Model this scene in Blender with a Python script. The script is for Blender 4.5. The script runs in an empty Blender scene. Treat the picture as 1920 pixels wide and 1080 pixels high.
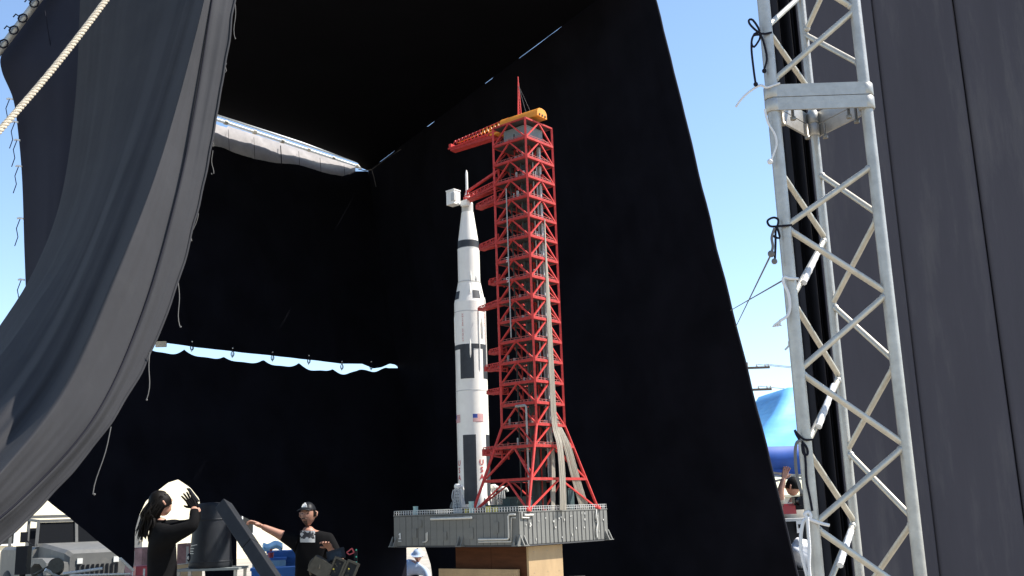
import bpy, bmesh, math, random
from mathutils import Vector, Matrix, noise
random.seed(11)
R = math.radians
S = bpy.context.scene
COL = S.collection

# ------------------------------------------------------------------ camera
EYE = Vector((0, 0, 1.65)); FPX = 1916.0; PITCH = R(12.4); ROLL = R(1.95)
F_ = Vector((0, math.cos(PITCH), math.sin(PITCH)))
R0 = Vector((1, 0, 0)); U0 = Vector((0, -math.sin(PITCH), math.cos(PITCH)))
R_ = R0 * math.cos(ROLL) - U0 * math.sin(ROLL)
U_ = U0 * math.cos(ROLL) + R0 * math.sin(ROLL)
cd = bpy.data.cameras.new('camera'); cam = bpy.data.objects.new('camera', cd); COL.objects.link(cam)
M = Matrix((R_, U_, -F_)).transposed().to_4x4(); M.translation = EYE
cam.matrix_world = M
cd.sensor_width = 36.0; cd.lens = FPX / 1920 * 36.0; cd.clip_start = 0.05; cd.clip_end = 4000
S.camera = cam
# ------------------------------------------------------------------ sky, sun, exposure
SUN_AZ = 87.0; SUN_EL = 54.0          # azimuth clockwise from +Y
w = bpy.data.worlds.new('World'); S.world = w; w.use_nodes = True
nt = w.node_tree; nt.nodes.clear()
sky = nt.nodes.new('ShaderNodeTexSky'); sky.sky_type = 'NISHITA'; sky.sun_disc = False
sky.sun_elevation = R(SUN_EL); sky.sun_rotation = R(SUN_AZ); sky.air_density = 1.0; sky.dust_density = 0.15; sky.ozone_density = 2.0
bg = nt.nodes.new('ShaderNodeBackground'); bg.inputs[1].default_value = 0.13
wo = nt.nodes.new('ShaderNodeOutputWorld')
nt.links.new(sky.outputs[0], bg.inputs[0]); nt.links.new(bg.outputs[0], wo.inputs[0])
sd = bpy.data.lights.new('sun', 'SUN'); sd.energy = 5.0; sd.angle = R(0.53); sd.color = (1.0, 0.95, 0.88)
so = bpy.data.objects.new('sun', sd); COL.objects.link(so)
sdir = Vector((math.sin(R(SUN_AZ)) * math.cos(R(SUN_EL)), math.cos(R(SUN_AZ)) * math.cos(R(SUN_EL)), math.sin(R(SUN_EL))))
so.rotation_euler = sdir.to_track_quat('Z', 'Y').to_euler(); so.location = (8, -8, 12)
S.view_settings.view_transform = 'Standard'; S.view_settings.look = 'None'
S.view_settings.exposure = 1.0; S.view_settings.gamma = 1.0
S.render.engine = 'CYCLES'
S.cycles.max_bounces = 8; S.cycles.diffuse_bounces = 4; S.cycles.use_denoising = True

# ------------------------------------------------------------------ helpers
def V(*a): return Vector(a)
def ray(px, py): return F_ * FPX + R_ * (px - 960) + U_ * (540 - py)
def at(px, py, Y):
    d = ray(px, py); return EYE + d * (Y / d.y)
def atz(px, py, Z):
    d = ray(px, py); return EYE + d * ((Z - EYE.z) / d.z)
def atplane(px, py, p0, n):
    d = ray(px, py); return EYE + d * ((p0 - EYE).dot(n) / d.dot(n))
def lerp(a, b, t): return a + (b - a) * t
def interp(pts, x):
    if x <= pts[0][0]: return pts[0][1]
    for (x0, y0), (x1, y1) in zip(pts, pts[1:]):
        if x <= x1: return y0 + (y1 - y0) * (x - x0) / max(1e-9, x1 - x0)
    return pts[-1][1]
def catmull(P, t):                      # P list of Vectors, t in 0..1
    n = len(P) - 1; s = min(max(t, 0), 1) * n; i = min(int(s), n - 1); f = s - i
    p0 = P[max(i - 1, 0)]; p1 = P[i]; p2 = P[i + 1]; p3 = P[min(i + 2, n)]
    return 0.5 * ((2 * p1) + (p2 - p0) * f + (2 * p0 - 5 * p1 + 4 * p2 - p3) * f * f + (3 * p1 - p0 - 3 * p2 + p3) * f ** 3)
def smooth_path(P, n): return [catmull(P, i / (n - 1)) for i in range(n)]

def mat(name, col, rough=.7, metal=0.0, var=0.0, scale=8.0, bump=0.0, bscale=60.0, stretch=(1, 1, 1), spec=.5, dirt=None, dirt_amt=0.0, dirt_scale=3.0, sheen=0.0, trans=0.0):
    m = bpy.data.materials.new(name); m.use_nodes = True
    t = m.node_tree; N = t.nodes; L = t.links; b = N['Principled BSDF']
    b.inputs['Roughness'].default_value = rough; b.inputs['Metallic'].default_value = metal
    b.inputs['Specular IOR Level'].default_value = spec
    b.inputs['Base Color'].default_value = (*col, 1)
    if sheen: b.inputs['Sheen Weight'].default_value = sheen
    if var or bump or dirt:
        tc = N.new('ShaderNodeTexCoord'); mp = N.new('ShaderNodeMapping'); mp.inputs['Scale'].default_value = stretch
        L.new(tc.outputs['Object'], mp.inputs['Vector'])
    last = None
    if var:
        nz = N.new('ShaderNodeTexNoise'); nz.inputs['Scale'].default_value = scale; nz.inputs['Detail'].default_value = 6; nz.inputs['Roughness'].default_value = .65
        L.new(mp.outputs[0], nz.inputs['Vector'])
        cr = N.new('ShaderNodeValToRGB'); e = cr.color_ramp.elements
        e[0].position = .3; e[1].position = .7
        e[0].color = (*[c * (1 - var) for c in col], 1); e[1].color = (*[min(1, c * (1 + var)) for c in col], 1)
        L.new(nz.outputs[0], cr.inputs[0]); last = cr.outputs[0]
    if dirt:
        n2 = N.new('ShaderNodeTexNoise'); n2.inputs['Scale'].default_value = dirt_scale; n2.inputs['Detail'].default_value = 8; n2.inputs['Roughness'].default_value = .7
        L.new(mp.outputs[0], n2.inputs['Vector'])
        r2 = N.new('ShaderNodeValToRGB'); r2.color_ramp.elements[0].position = .52; r2.color_ramp.elements[1].position = .78
        r2.color_ramp.elements[1].color = (dirt_amt,) * 3 + (1,)
        L.new(n2.outputs[0], r2.inputs[0])
        mx = N.new('ShaderNodeMix'); mx.data_type = 'RGBA'
        L.new(r2.outputs[0], mx.inputs[0])
        if last: L.new(last, mx.inputs[6])
        else: mx.inputs[6].default_value = (*col, 1)
        mx.inputs[7].default_value = (*dirt, 1); last = mx.outputs[2]
    if last: L.new(last, b.inputs['Base Color'])
    if bump:
        n3 = N.new('ShaderNodeTexNoise'); n3.inputs['Scale'].default_value = bscale; n3.inputs['Detail'].default_value = 4
        L.new(mp.outputs[0], n3.inputs['Vector'])
        bp = N.new('ShaderNodeBump'); bp.inputs['Strength'].default_value = bump; bp.inputs['Distance'].default_value = .02
        L.new(n3.outputs[0], bp.inputs['Height']); L.new(bp.outputs[0], b.inputs['Normal'])
    if trans:
        tr = N.new('ShaderNodeBsdfTranslucent'); tr.inputs[0].default_value = (*col, 1)
        if last: L.new(last, tr.inputs[0])
        ms = N.new('ShaderNodeMixShader'); ms.inputs[0].default_value = trans
        L.new(b.outputs[0], ms.inputs[1]); L.new(tr.outputs[0], ms.inputs[2])
        L.new(ms.outputs[0], N['Material Output'].inputs[0])
    return m

class MB:
    def __init__(s): s.v = []; s.f = []; s.mi = []; s.sm = []
    def add(s, vs, fs, mi=0, sm=False):
        o = len(s.v); s.v += [Vector(v) for v in vs]
        for f in fs: s.f.append([o + i for i in f]); s.mi.append(mi); s.sm.append(sm)
        return s
    def box(s, c, size, mi=0, M=None):
        x, y, z = [k / 2 for k in size]
        vs = [Vector((a, b, d)) for a in (-x, x) for b in (-y, y) for d in (-z, z)]
        if M is not None: vs = [M @ v for v in vs]
        vs = [v + Vector(c) for v in vs]
        return s.add(vs, [(0, 1, 3, 2), (4, 6, 7, 5), (0, 4, 5, 1), (2, 3, 7, 6), (0, 2, 6, 4), (1, 5, 7, 3)], mi)
    def bar(s, a, b, wd, ht=None, up=(0, 0, 1), mi=0):
        a = Vector(a); b = Vector(b); d = b - a; L = d.length
        if L < 1e-6: return s
        z = d / L; u = Vector(up)
        if abs(z.dot(u)) > .99: u = Vector((1, 0, 0))
        x = u.cross(z).normalized(); y = z.cross(x)
        return s.box((a + b) / 2, (wd, ht or wd, L), mi, Matrix((x, y, z)).transposed())
    def tube(s, pts, r, n=8, mi=0, cap=True, sm=True):
        pts = [Vector(p) for p in pts]; k = len(pts); rings = []; base = len(s.v)
        rr = r if isinstance(r, (list, tuple)) else [r] * k
        prev = None
        for i, p in enumerate(pts):
            d = (pts[min(i + 1, k - 1)] - pts[max(i - 1, 0)])
            d = d.normalized() if d.length > 1e-9 else Vector((0, 0, 1))
            if prev is None:
                u = Vector((0, 0, 1)) if abs(d.z) < .9 else Vector((1, 0, 0)); x = u.cross(d).normalized()
            else:
                x = (prev - d * prev.dot(d)); x = x.normalized() if x.length > 1e-6 else Vector((1, 0, 0))
            prev = x; y = d.cross(x)
            for j in range(n):
                a = 2 * math.pi * j / n; s.v.append(p + (x * math.cos(a) + y * math.sin(a)) * rr[i])
        for i in range(k - 1):
            for j in range(n):
                s.f.append([base + i * n + j, base + i * n + (j + 1) % n, base + (i + 1) * n + (j + 1) % n, base + (i + 1) * n + j]); s.mi.append(mi); s.sm.append(sm)
        if cap:
            for q_, rv in ((0, True), (k - 1, False)):
                k0 = len(s.v); s.v += [s.v[base + q_ * n + j].copy() for j in range(n)]; f = [k0 + j for j in range(n)]
                s.f.append(f[::-1] if rv else f); s.mi.append(mi); s.sm.append(False)
        return s
    def lathe(s, prof, c=(0, 0, 0), n=32, mi=0, sm=True, cap=True):
        base = len(s.v); c = Vector(c)
        for r, z in prof:
            for j in range(n):
                a = 2 * math.pi * j / n; s.v.append(c + Vector((r * math.cos(a), r * math.sin(a), z)))
        for i in range(len(prof) - 1):
            for j in range(n):
                s.f.append([base + i * n + j, base + i * n + (j + 1) % n, base + (i + 1) * n + (j + 1) % n, base + (i + 1) * n + j]); s.mi.append(mi); s.sm.append(sm)
        if cap:
            for i, rv in ((0, True), (len(prof) - 1, False)):
                k0 = len(s.v); s.v += [s.v[base + i * n + j].copy() for j in range(n)]; f = [k0 + j for j in range(n)]
                s.f.append(f[::-1] if rv else f); s.mi.append(mi); s.sm.append(False)
        return s
    def prism(s, poly, off, mi=0):           # poly: list of 3D points, off: extrude vector
        n = len(poly); off = Vector(off); vs = [Vector(p) for p in poly] + [Vector(p) + off for p in poly]
        fs = [list(range(n))[::-1], list(range(n, 2 * n))] + [[i, (i + 1) % n, n + (i + 1) % n, n + i] for i in range(n)]
        return s.add(vs, fs, mi)
    def grid(s, P, nu, nv, mi=0, sm=True):   # P(u,v) -> Vector
        base = len(s.v)
        for i in range(nu + 1):
            for j in range(nv + 1): s.v.append(P(i / nu, j / nv))
        for i in range(nu):
            for j in range(nv):
                a = base + i * (nv + 1) + j; s.f.append([a, a + nv + 1, a + nv + 2, a + 1]); s.mi.append(mi); s.sm.append(sm)
        return s
    def ball(s, c, r, n=10, m=6, mi=0):
        r = r if isinstance(r, (tuple, list)) else (r, r, r); c = Vector(c); base = len(s.v)
        for i in range(m + 1):
            th = math.pi * i / m
            for j in range(n):
                ph = 2 * math.pi * j / n
                s.v.append(c + Vector((r[0] * math.sin(th) * math.cos(ph), r[1] * math.sin(th) * math.sin(ph), r[2] * math.cos(th))))
        for i in range(m):
            for j in range(n):
                s.f.append([base + i * n + j, base + (i + 1) * n + j, base + (i + 1) * n + (j + 1) % n, base + i * n + (j + 1) % n]); s.mi.append(mi); s.sm.append(True)
        return s
    def mesh(s, name, mats):
        me = bpy.data.meshes.new(name); me.from_pydata([tuple(v) for v in s.v], [], s.f)
        for m in (mats if isinstance(mats, (list, tuple)) else [mats]): me.materials.append(m)
        me.polygons.foreach_set('material_index', s.mi); me.polygons.foreach_set('use_smooth', s.sm)
        me.validate(); me.update()
        return me
    def build(s, name, mats, parent=None):
        return link(name, s.mesh(name, mats), parent)
def link(name, me, parent=None, loc=None):
    o = bpy.data.objects.new(name, me); COL.objects.link(o)
    if parent: o.parent = parent
    if loc is not None: o.location = loc
    return o
def tag(o, label=None, cat=None, group=None, kind=None):
    if label: o['label'] = label
    if cat: o['category'] = cat
    if group: o['group'] = group
    if kind: o['kind'] = kind
    return o
def thing(name, loc, label, cat, group=None, rz=0):
    o = bpy.data.objects.new(name, None); COL.objects.link(o); o.location = loc; o.rotation_euler = (0, 0, rz); o.empty_display_size = .1
    return tag(o, label, cat, group)
def solid(o, th, off=0):
    m = o.modifiers.new('thickness', 'SOLIDIFY'); m.thickness = th; m.offset = off; return o
def local(root, pts): return [Vector(p) - root.location for p in pts]

# ------------------------------------------------------------------ materials
m_ground = mat('dusty_asphalt', (.30, .27, .22), .95, var=.25, scale=.6, bump=.3, bscale=12, dirt=(.42, .37, .29), dirt_amt=.6, dirt_scale=.25)
m_black = mat('black_duvetyne', (.0062, .0062, .0092), .95, var=.35, scale=1.2, bump=.15, bscale=160, spec=.06)
m_black2 = mat('black_duvetyne_roof', (.004, .004, .0055), .95, var=.2, scale=1.5, spec=.08)
m_drape = mat('charcoal_drape', (.034, .034, .037), .92, var=.10, scale=1.4, bump=.12, bscale=300, spec=.15, dirt=(.050, .050, .051), dirt_amt=.45, dirt_scale=2.5)
m_flatcloth = mat('navy_black_cloth', (.016, .017, .026), .92, var=.12, scale=1.6, bump=.15, bscale=240, spec=.15)
m_panel = mat('black_vinyl_panel', (.062, .057, .065), .75, var=.14, scale=2.2, bump=.10, bscale=30, stretch=(1, 1, .15), spec=.12, dirt=(.13, .12, .112), dirt_amt=.55, dirt_scale=4.5)
m_fold = mat('black_curtain_fold', (.022, .022, .027), .8, var=.2, scale=2, spec=.12)
m_cord = mat('black_cord', (.012, .012, .018), .85, spec=.12)
m_whiterope = mat('white_cotton_rope', (.74, .73, .72), .9, bump=.5, bscale=400)
m_rope = mat('tan_hemp_rope', (.58, .50, .38), .9, var=.2, scale=60, bump=.6, bscale=300)
m_string = mat('grey_string', (.13, .125, .12), .9)
m_alu = mat('dull_aluminium', (.40, .385, .35), .45, metal=.5, var=.16, scale=14, bump=.06, bscale=80, dirt=(.26, .25, .23), dirt_amt=.6, dirt_scale=18)
m_alu2 = mat('brushed_aluminium', (.50, .46, .38), .40, metal=.5, var=.12, scale=30, dirt=(.30, .26, .20), dirt_amt=.6, dirt_scale=16)
m_bolt = mat('steel_bolt', (.30, .27, .22), .5, metal=.8)
m_whitepipe = mat('white_painted_pipe', (.72, .71, .68), .5, var=.15, scale=20, dirt=(.55, .42, .16), dirt_amt=.7, dirt_scale=5)
m_muslin = mat('pale_muslin', (.50, .47, .46), .95, var=.12, scale=6, bump=.2, bscale=60, trans=.35)
m_red = mat('red_tower_paint', (.52, .046, .038), .55, var=.28, scale=22, spec=.3)
m_redd = mat('red_deck_paint', (.42, .042, .036), .65, var=.3, scale=25, spec=.25)
m_deck = mat('grey_grating', (.05, .045, .045), .8, var=.3, scale=40)
m_rail = mat('tower_handrail', (.46, .13, .11), .7)
m_orange = mat('orange_crane_paint', (.78, .27, .02), .5, var=.08, scale=20)
m_core = mat('grey_green_shaft', (.045, .055, .052), .7, var=.25, scale=20)
m_gear = mat('pale_model_fitting', (.34, .34, .32), .6, var=.3, scale=50)
m_mchn = mat('grey_machine_room', (.22, .24, .235), .6, var=.15, scale=15)
m_whiterk = mat('white_rocket_skin', (.84, .815, .75), .48, var=.04, scale=9, dirt=(.74, .71, .64), dirt_amt=.5, dirt_scale=6, spec=.4)
m_blackrk = mat('charcoal_rocket_paint', (.030, .034, .040), .55, var=.15, scale=15)
m_greyrk = mat('pale_grey_rocket', (.50, .50, .48), .5, var=.1, scale=20)
m_redlet = mat('red_lettering', (.50, .05, .05), .6)
m_flagblue = mat('flag_blue', (.03, .06, .30), .6)
m_flagwhite = mat('flag_white', (.72, .66, .64), .6)
m_plat = mat('grey_launcher_steel', (.175, .172, .155), .6, var=.18, scale=7, dirt=(.12, .115, .10), dirt_amt=.6, dirt_scale=9, spec=.35)
m_platd = mat('dark_launcher_joint', (.06, .06, .06), .8)
m_pgear = mat('pale_pipe', (.62, .60, .54), .5, var=.12, scale=30)
m_yellow = mat('yellow_fitting', (.72, .58, .08), .5)
m_teal = mat('pale_teal_box', (.38, .54, .50), .6)
m_dteal = mat('dark_teal_machinery', (.04, .07, .07), .6, var=.3, scale=30)
m_cable = mat('tan_cable', (.36, .32, .255), .7, var=.2, scale=60, stretch=(1, 1, .1))
m_plyshade = mat('shade_brown_plywood', (.085, .032, .014), .7, var=.25, scale=4, stretch=(1, 1, 6), bump=.1, bscale=40, spec=.12)  # crate's shaded faces: the platform's shade is mixed into this brown
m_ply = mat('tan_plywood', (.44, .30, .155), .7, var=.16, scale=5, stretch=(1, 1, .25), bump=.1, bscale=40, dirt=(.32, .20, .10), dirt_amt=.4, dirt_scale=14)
m_skin = mat('skin', (.44, .235, .165), .55, var=.12, scale=30, spec=.35)
m_skind = mat('tanned_skin', (.34, .17, .115), .55, var=.12, scale=30)
m_tee = mat('black_tshirt', (.004, .004, .0046), .9, var=.2, scale=20, spec=.12)
m_jeans = mat('dark_jeans', (.008, .010, .018), .85, var=.2, scale=30, spec=.12)
m_hair = mat('dark_hair', (.005, .004, .0035), .6, var=.3, scale=60, spec=.12)
m_beard = mat('grey_brown_beard', (.075, .045, .033), .8, var=.35, scale=90)
m_white = mat('white_print', (.70, .70, .68), .8)
m_shirtw = mat('cream_shirt', (.60, .53, .42), .85, var=.1, scale=30)
m_shirtb = mat('pale_blue_shirt', (.36, .45, .58), .85, var=.1, scale=30)
m_grey = mat('grey_vehicle_paint', (.13, .13, .125), .5, var=.08, scale=6, dirt=(.26, .24, .21), dirt_amt=.5, dirt_scale=4, spec=.12)
m_dark = mat('dark_grey_metal', (.024, .026, .030), .45, var=.12, scale=10, dirt=(.045, .045, .045), dirt_amt=.4, dirt_scale=8, spec=.12)
m_darker = mat('black_metal', (.010, .011, .014), .45, var=.15, scale=14, spec=.12)
m_tyre = mat('black_rubber', (.02, .02, .02), .85, var=.2, scale=30)
m_glass = mat('dark_glass', (.012, .013, .015), .15, spec=.3)
m_lens = mat('pale_lamp_lens', (.70, .70, .66), .25)
m_khaki = mat('grey_tan_case', (.085, .078, .062), .6, var=.2, scale=20, dirt=(.04, .036, .03), dirt_amt=.6, dirt_scale=12, spec=.12)
m_screen = mat('dark_screen', (.02, .024, .026), .2)
m_signred = mat('red_bracket', (.42, .05, .06), .5)
m_green = mat('green_button', (.10, .55, .35), .4)
m_blue = mat('blue_plastic', (.03, .19, .58), .45, var=.08, scale=10)
m_lblue = mat('pale_blue_plastic', (.36, .58, .68), .5, var=.12, scale=12)
m_tentb = mat('blue_tent_fabric', (.15, .46, .86), .5, var=.10, scale=3, stretch=(1, 1, 4), bump=.25, bscale=4, spec=.5, trans=.25)
m_valance = mat('deep_blue_tent_valance', (.008, .075, .36), .6, var=.1, scale=5)
m_stucco = mat('cream_stucco', (.74, .66, .48), .9, var=.08, scale=2, bump=.3, bscale=40, dirt=(.50, .42, .30), dirt_amt=.5, dirt_scale=1.2)
m_tan = mat('tan_blockwall', (.50, .44, .34), .9, var=.15, scale=3)
m_wood = mat('weathered_utility_wood', (.12, .09, .07), .9, var=.3, scale=10)
m_wire = mat('wire', (.10, .10, .10), .7)
m_bagw = mat('white_plastic_bag', (.75, .75, .76), .5, bump=.6, bscale=12)
m_purple = mat('purple_plastic', (.16, .06, .28), .6)

# ------------------------------------------------------------------ ground
g = MB(); g.grid(lambda u, v: V(lerp(-900, 900, u), lerp(-300, 1500, v), 0), 8, 8)
tag(g.build('ground', m_ground), kind='structure')

# ================================================================== black cloth box: two walls and a roof
T0 = at(690, 320, 20.0); ZT = T0.z
T1 = atz(405, 230, ZT); B0 = at(772, 1080, 18.4)
NL = (T1 - T0).cross(B0 - T0).normalized()
NTOP = atz(1211, -68, ZT); NBOT = at(1500, 1100, 11.8)
def xcorner(y): return interp([(318, 690), (690, 746), (1000, 769), (1180, 778)], y)
def onleft(px, py): return atplane(px, py, T0, NL)
def proj(P):
    d = P - EYE; w_ = d.dot(F_); return 960 + FPX * d.dot(R_) / w_, 540 - FPX * d.dot(U_) / w_
inward = NL if NL.y < 0 else -NL

def left_cloth(name, xl, top, bot, ref, nu, nv, label, amp=.03, seed=0):
    mb = MB()
    def P(u, v):
        s = lerp(xl, xcorner(ref), u); y = lerp(interp(top, s), interp(bot, s), v)
        x = s + (xcorner(y) - xcorner(ref)) * u
        p = onleft(x, y)
        n = noise.noise(V(s * .012 + seed, y * .004, 0)) + .5 * noise.noise(V(s * .03, y * .01, seed + 3))
        return p + inward * amp * n * min(1, (1 - u) * 6)
    mb.grid(P, nu, nv)
    o = mb.build(name, m_black); return tag(o, label, 'curtain')
top_line = [(-150, 62 + 14), (405, 246), (655, 318), (700, 321)]
gap_top = [(-150, 588), (290, 642), (360, 651), (440, 660), (520, 669), (600, 677), (640, 683), (680, 683), (700, 692), (715, 690), (732, 683), (742, 685), (747, 690)]
ties_x = [(290, 652), (358, 656), (434, 668), (509, 675), (577, 681), (639, 692), (694, 692), (746, 690)]
def gap_low(x):
    if x < 290: return 652 - (290 - x) * .16
    for (a, ya), (b, yb) in zip(ties_x, ties_x[1:]):
        if x <= b:
            f = (x - a) / (b - a); return lerp(ya, yb, f) + 4 * f * (1 - f) * (9 if b < 700 else 5) + 1.5 * math.sin(f * 9 + a)
    return 690
low_pts = [(x, gap_low(x)) for x in range(-150, 760, 4)]
left_cloth('hanging_curtain', 190, top_line, [(x, y - 1) for x, y in gap_top], 690, 220, 30, 'black upper curtain of the back wall above the bright horizontal slit', seed=1)
hem = [(40, 900), (80, 930), (250, 1068), (253, 995), (262, 965), (275, 940), (290, 926), (318, 905), (337, 899), (360, 915), (376, 935), (381, 1000), (384, 1165), (440, 1165),
       (444, 990), (455, 967), (490, 983), (525, 1000), (572, 1032), (580, 1165), (757, 1165), (760, 1030), (764, 1018), (790, 1018)]
low_curtain = left_cloth('hanging_curtain', 40, low_pts, hem, 1000, 360, 30, 'black lower curtain of the back wall with lifted hem, below the bright slit', seed=5)
for i, (x, y) in enumerate(ties_x[1:]):
    p = onleft(x, y - 4) + inward * .03; t = MB()
    for k in range(2):
        a0 = random.uniform(0, 3)
        t.tube([p + V(.028 * math.cos(a) * (1 if k else .7), 0, .045 * math.sin(a) - .01 * k) for a in [a0 + j * math.pi / 5 for j in range(11)]], .0045, 5)
    t.tube([p + V(0, 0, .09), p + V(.005, 0, 0), p + V(-.004, 0, -.07)], .0055, 5)
    k_ = t.build('tie_cord', m_cord, low_curtain)
    for dx, dz_ in ((.004, .085), (-.002, -.065)):
        b = MB(); b.ball(p + V(dx, -.012, dz_), .012); b.build('grommet', m_whitepipe, k_)
batten = MB(); q = onleft(298, 648) + inward * .06
batten.box(q, (.16, .04, .085)); tag(batten.build('wooden_batten', m_rope), 'short tan batten at the drape end of the bright slit', 'batten')

# right wall: ruled sheet from the corner to the free near edge
def corner_pt(v): y = lerp(318, 1100, v); return onleft(xcorner(y), y)
gaps = [(690, -.02), (700, -.01), (715, .005), (735, .005), (752, -.01), (798, -.01), (803, .010), (812, .009), (818, -.01), (906, -.01), (911, .007), (922, .008), (929, -.01), (966, -.01), (975, .005), (1010, .008), (1030, .003), (1045, .007), (1068, -.01), (1300, -.01)]
def PR(u, v):
    v0 = v; v = v * (1 - interp([(0, .095), (.055, .095), (.075, .05), (.08, 0), (.36, 0), (.39, .017), (.56, .019), (.60, 0), (1, 0)], u))
    a = corner_pt(v); b = NTOP.lerp(NBOT, v)
    if v == 0:
        p = T0.lerp(NTOP, u); return p - V(0, 0, interp(gaps, proj(p)[0]))
    p = a.lerp(b, u)
    n = noise.noise(V(u * 9, v * 2, 7)) + .4 * noise.noise(V(u * 30, v * 3, 2))
    return p + V(-.8, -.6, 0) * .035 * n * min(1, u * 8) * min(1, (1 - v) * 20) * min(1, v * 20) + V(.010, 0, 0) * noise.noise(V(v * 17, 3, 3)) * (u > .97)
rw = MB(); rw.grid(PR, 420, 60)
rw = tag(rw.build('hanging_curtain', m_black), 'tall black side curtain behind the red tower with slanting free edge', 'curtain')
hemc = MB(); hemc.tube([PR(1, i / 40) + V(.004, -.004, 0) for i in range(41)], .012, 6); hemc.build('edge_hem', m_fold, rw)
# roof sheet
TLEFT = T0 + (T1 - T0) * 1.75
inw2 = V(inward.x, inward.y, 0).normalized()
def back_edge(u):
    if u < .6:
        f = u / .6; p = TLEFT.lerp(T0, f); d = (p - T0).length
        return p + inw2 * interp([(0, 0), (.22, .03), (.5, .22), (2, .34), (9, .34)], d)
    return T0.lerp(NTOP, (u - .6) / .4)
def front_edge(u):
    x = lerp(-3.9, NTOP.x, u); return V(x, interp([(-3.9, 10.4), (0, 11.3), (NTOP.x, NTOP.y)], x), ZT)
rf = MB()
rf.grid(lambda u, v: back_edge(u).lerp(front_edge(u), v) + V(0, 0, -.05 * math.sin(math.pi * v) * math.sin(math.pi * u) ** 2), 120, 12)
tag(rf.build('roof_sheet', m_black2), 'black cloth roof sheet stretched over the set', 'roof sheet')
# pipe and muslin strip along the back wall's top
wd = (T1 - T0).normalized()
pa = T0 + wd * .18 + V(0, 0, .02); pb = T0 + wd * 6.5 + V(0, 0, .10)
rig = thing('pipe_rig', T0, 'white scuffed pipe pair above the pale strip at the back wall top', 'pipe')
pp = MB(); pp.tube(local(rig, [pa, pb]), .030, 10); pp.build('pipe', m_whitepipe, rig)
pp = MB(); pp.tube(local(rig, [pa + V(.03, -.1, .055) + wd * .05, pb + V(.03, -.1, .055)]), .024, 10); pp.build('pipe', m_whitepipe, rig)
for k in range(6):
    c = pa.lerp(pb, .02 + k * .1); cl = MB(); cl.tube(local(rig, [c - wd * .03, c + wd * .03]), .042, 10); cl.build('clamp', m_bolt if k % 2 else m_rope, rig)
strip_low = [(380, 272), (400, 275), (420, 277), (440, 285), (476, 299), (531, 306), (560, 310), (591, 317), (620, 327), (641, 331), (655, 326), (668, 320)]
st = MB()
def PS(u, v):
    x = lerp(380, 667, u); yt = interp([(380, 222), (405, 229), (668, 313)], x) + (4 if u < .16 and u > .04 else 0)
    p = atplane(x, lerp(yt, interp(strip_low, x), v), T0 + inward * .12, NL)
    return p + inward * (.02 * math.sin(u * 23) * v + .012 * noise.noise(V(u * 40, v * 3, 0)))
st.grid(PS, 90, 8)
st = tag(st.build('cloth_strip', m_muslin), 'pale sunlit cloth strip hanging under the white pipes', 'cloth')
for x in (428, 476, 526, 560, 600, 645):
    t = MB(); y0 = interp([(380, 228), (668, 317)], x); y1 = interp(strip_low, x)
    t.tube([atplane(x, y0, T0 + inward * .16, NL), atplane(x + 1, (y0 + y1) / 2, T0 + inward * .17, NL), atplane(x + 2, y1 + 4, T0 + inward * .15, NL)], .009 if x == 526 else .004, 5)
    t.build('tie_cord', m_cord, st)
t = MB(); c = at(697, 318, 17.6)
t.tube([at(672, 317, 19.3), at(684, 320, 19.3), at(697, 318, 19.3)], .010, 6); t.tube([at(697, 318, 19.3), at(725, 297, 18.5), at(752, 280, 17.8)], .004, 5)
t.tube([at(697, 318, 19.3), at(701, 332, 19.3), at(705, 350, 19.3)], .007, 5)
tag(t.build('corner_line', m_string), 'thin line with dangling end tied at the roof corner', 'rope')

# ================================================================== left drapes
curves = [
 (0.00, [(150, -70), (150, 0), (140, 200), (112, 380), (62, 510), (0, 610), (-60, 690), (-200, 800)]),
 (0.30, [(250, -70), (240, 0), (218, 160), (183, 330), (130, 470), (62, 580), (-10, 680), (-160, 850)]),
 (0.50, [(352, -70), (340, 0), (283, 187), (217, 360), (150, 520), (80, 655), (0, 775), (-130, 930)]),
 (0.70, [(394, -70), (383, 0), (334, 190), (283, 353), (211, 525), (114, 735), (0, 886), (-100, 990)]),
 (0.85, [(408, -70), (397, 0), (366, 195), (330, 370), (265, 591), (175, 785), (40, 935), (-80, 1030)]),
 (1.00, [(447, -70), (440, 0), (412, 180), (368, 405), (300, 620), (205, 795), (70, 955), (-60, 1070)])]
def drape_px(t, s):
    cs = [(a, catmull([V(x, y, 0) for x, y in c], s)) for a, c in curves]
    if t >= 1: return cs[-1][1]
    for (a, p), (b, q) in zip(cs, cs[1:]):
        if t <= b: return p.lerp(q, (t - a) / (b - a))
hp = [(0, .05), (.08, .05), (.15, .0), (.18, .03), (.24, .01), (.31, .045), (.38, .0), (.45, -.06), (.50, .12), (.56, .03), (.63, -.10), (.70, .16), (.78, .09), (.84, .045), (.87, .06), (.93, .02), (1, .0)]
def fold(t):
    for (x0, y0), (x1, y1) in zip(hp, hp[1:]):
        if t <= x1:
            f = (t - x0) / (x1 - x0); f = f * f * (3 - 2 * f) * .6 + f * .4; return lerp(y0, y1, f)
    return hp[-1][1]
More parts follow.
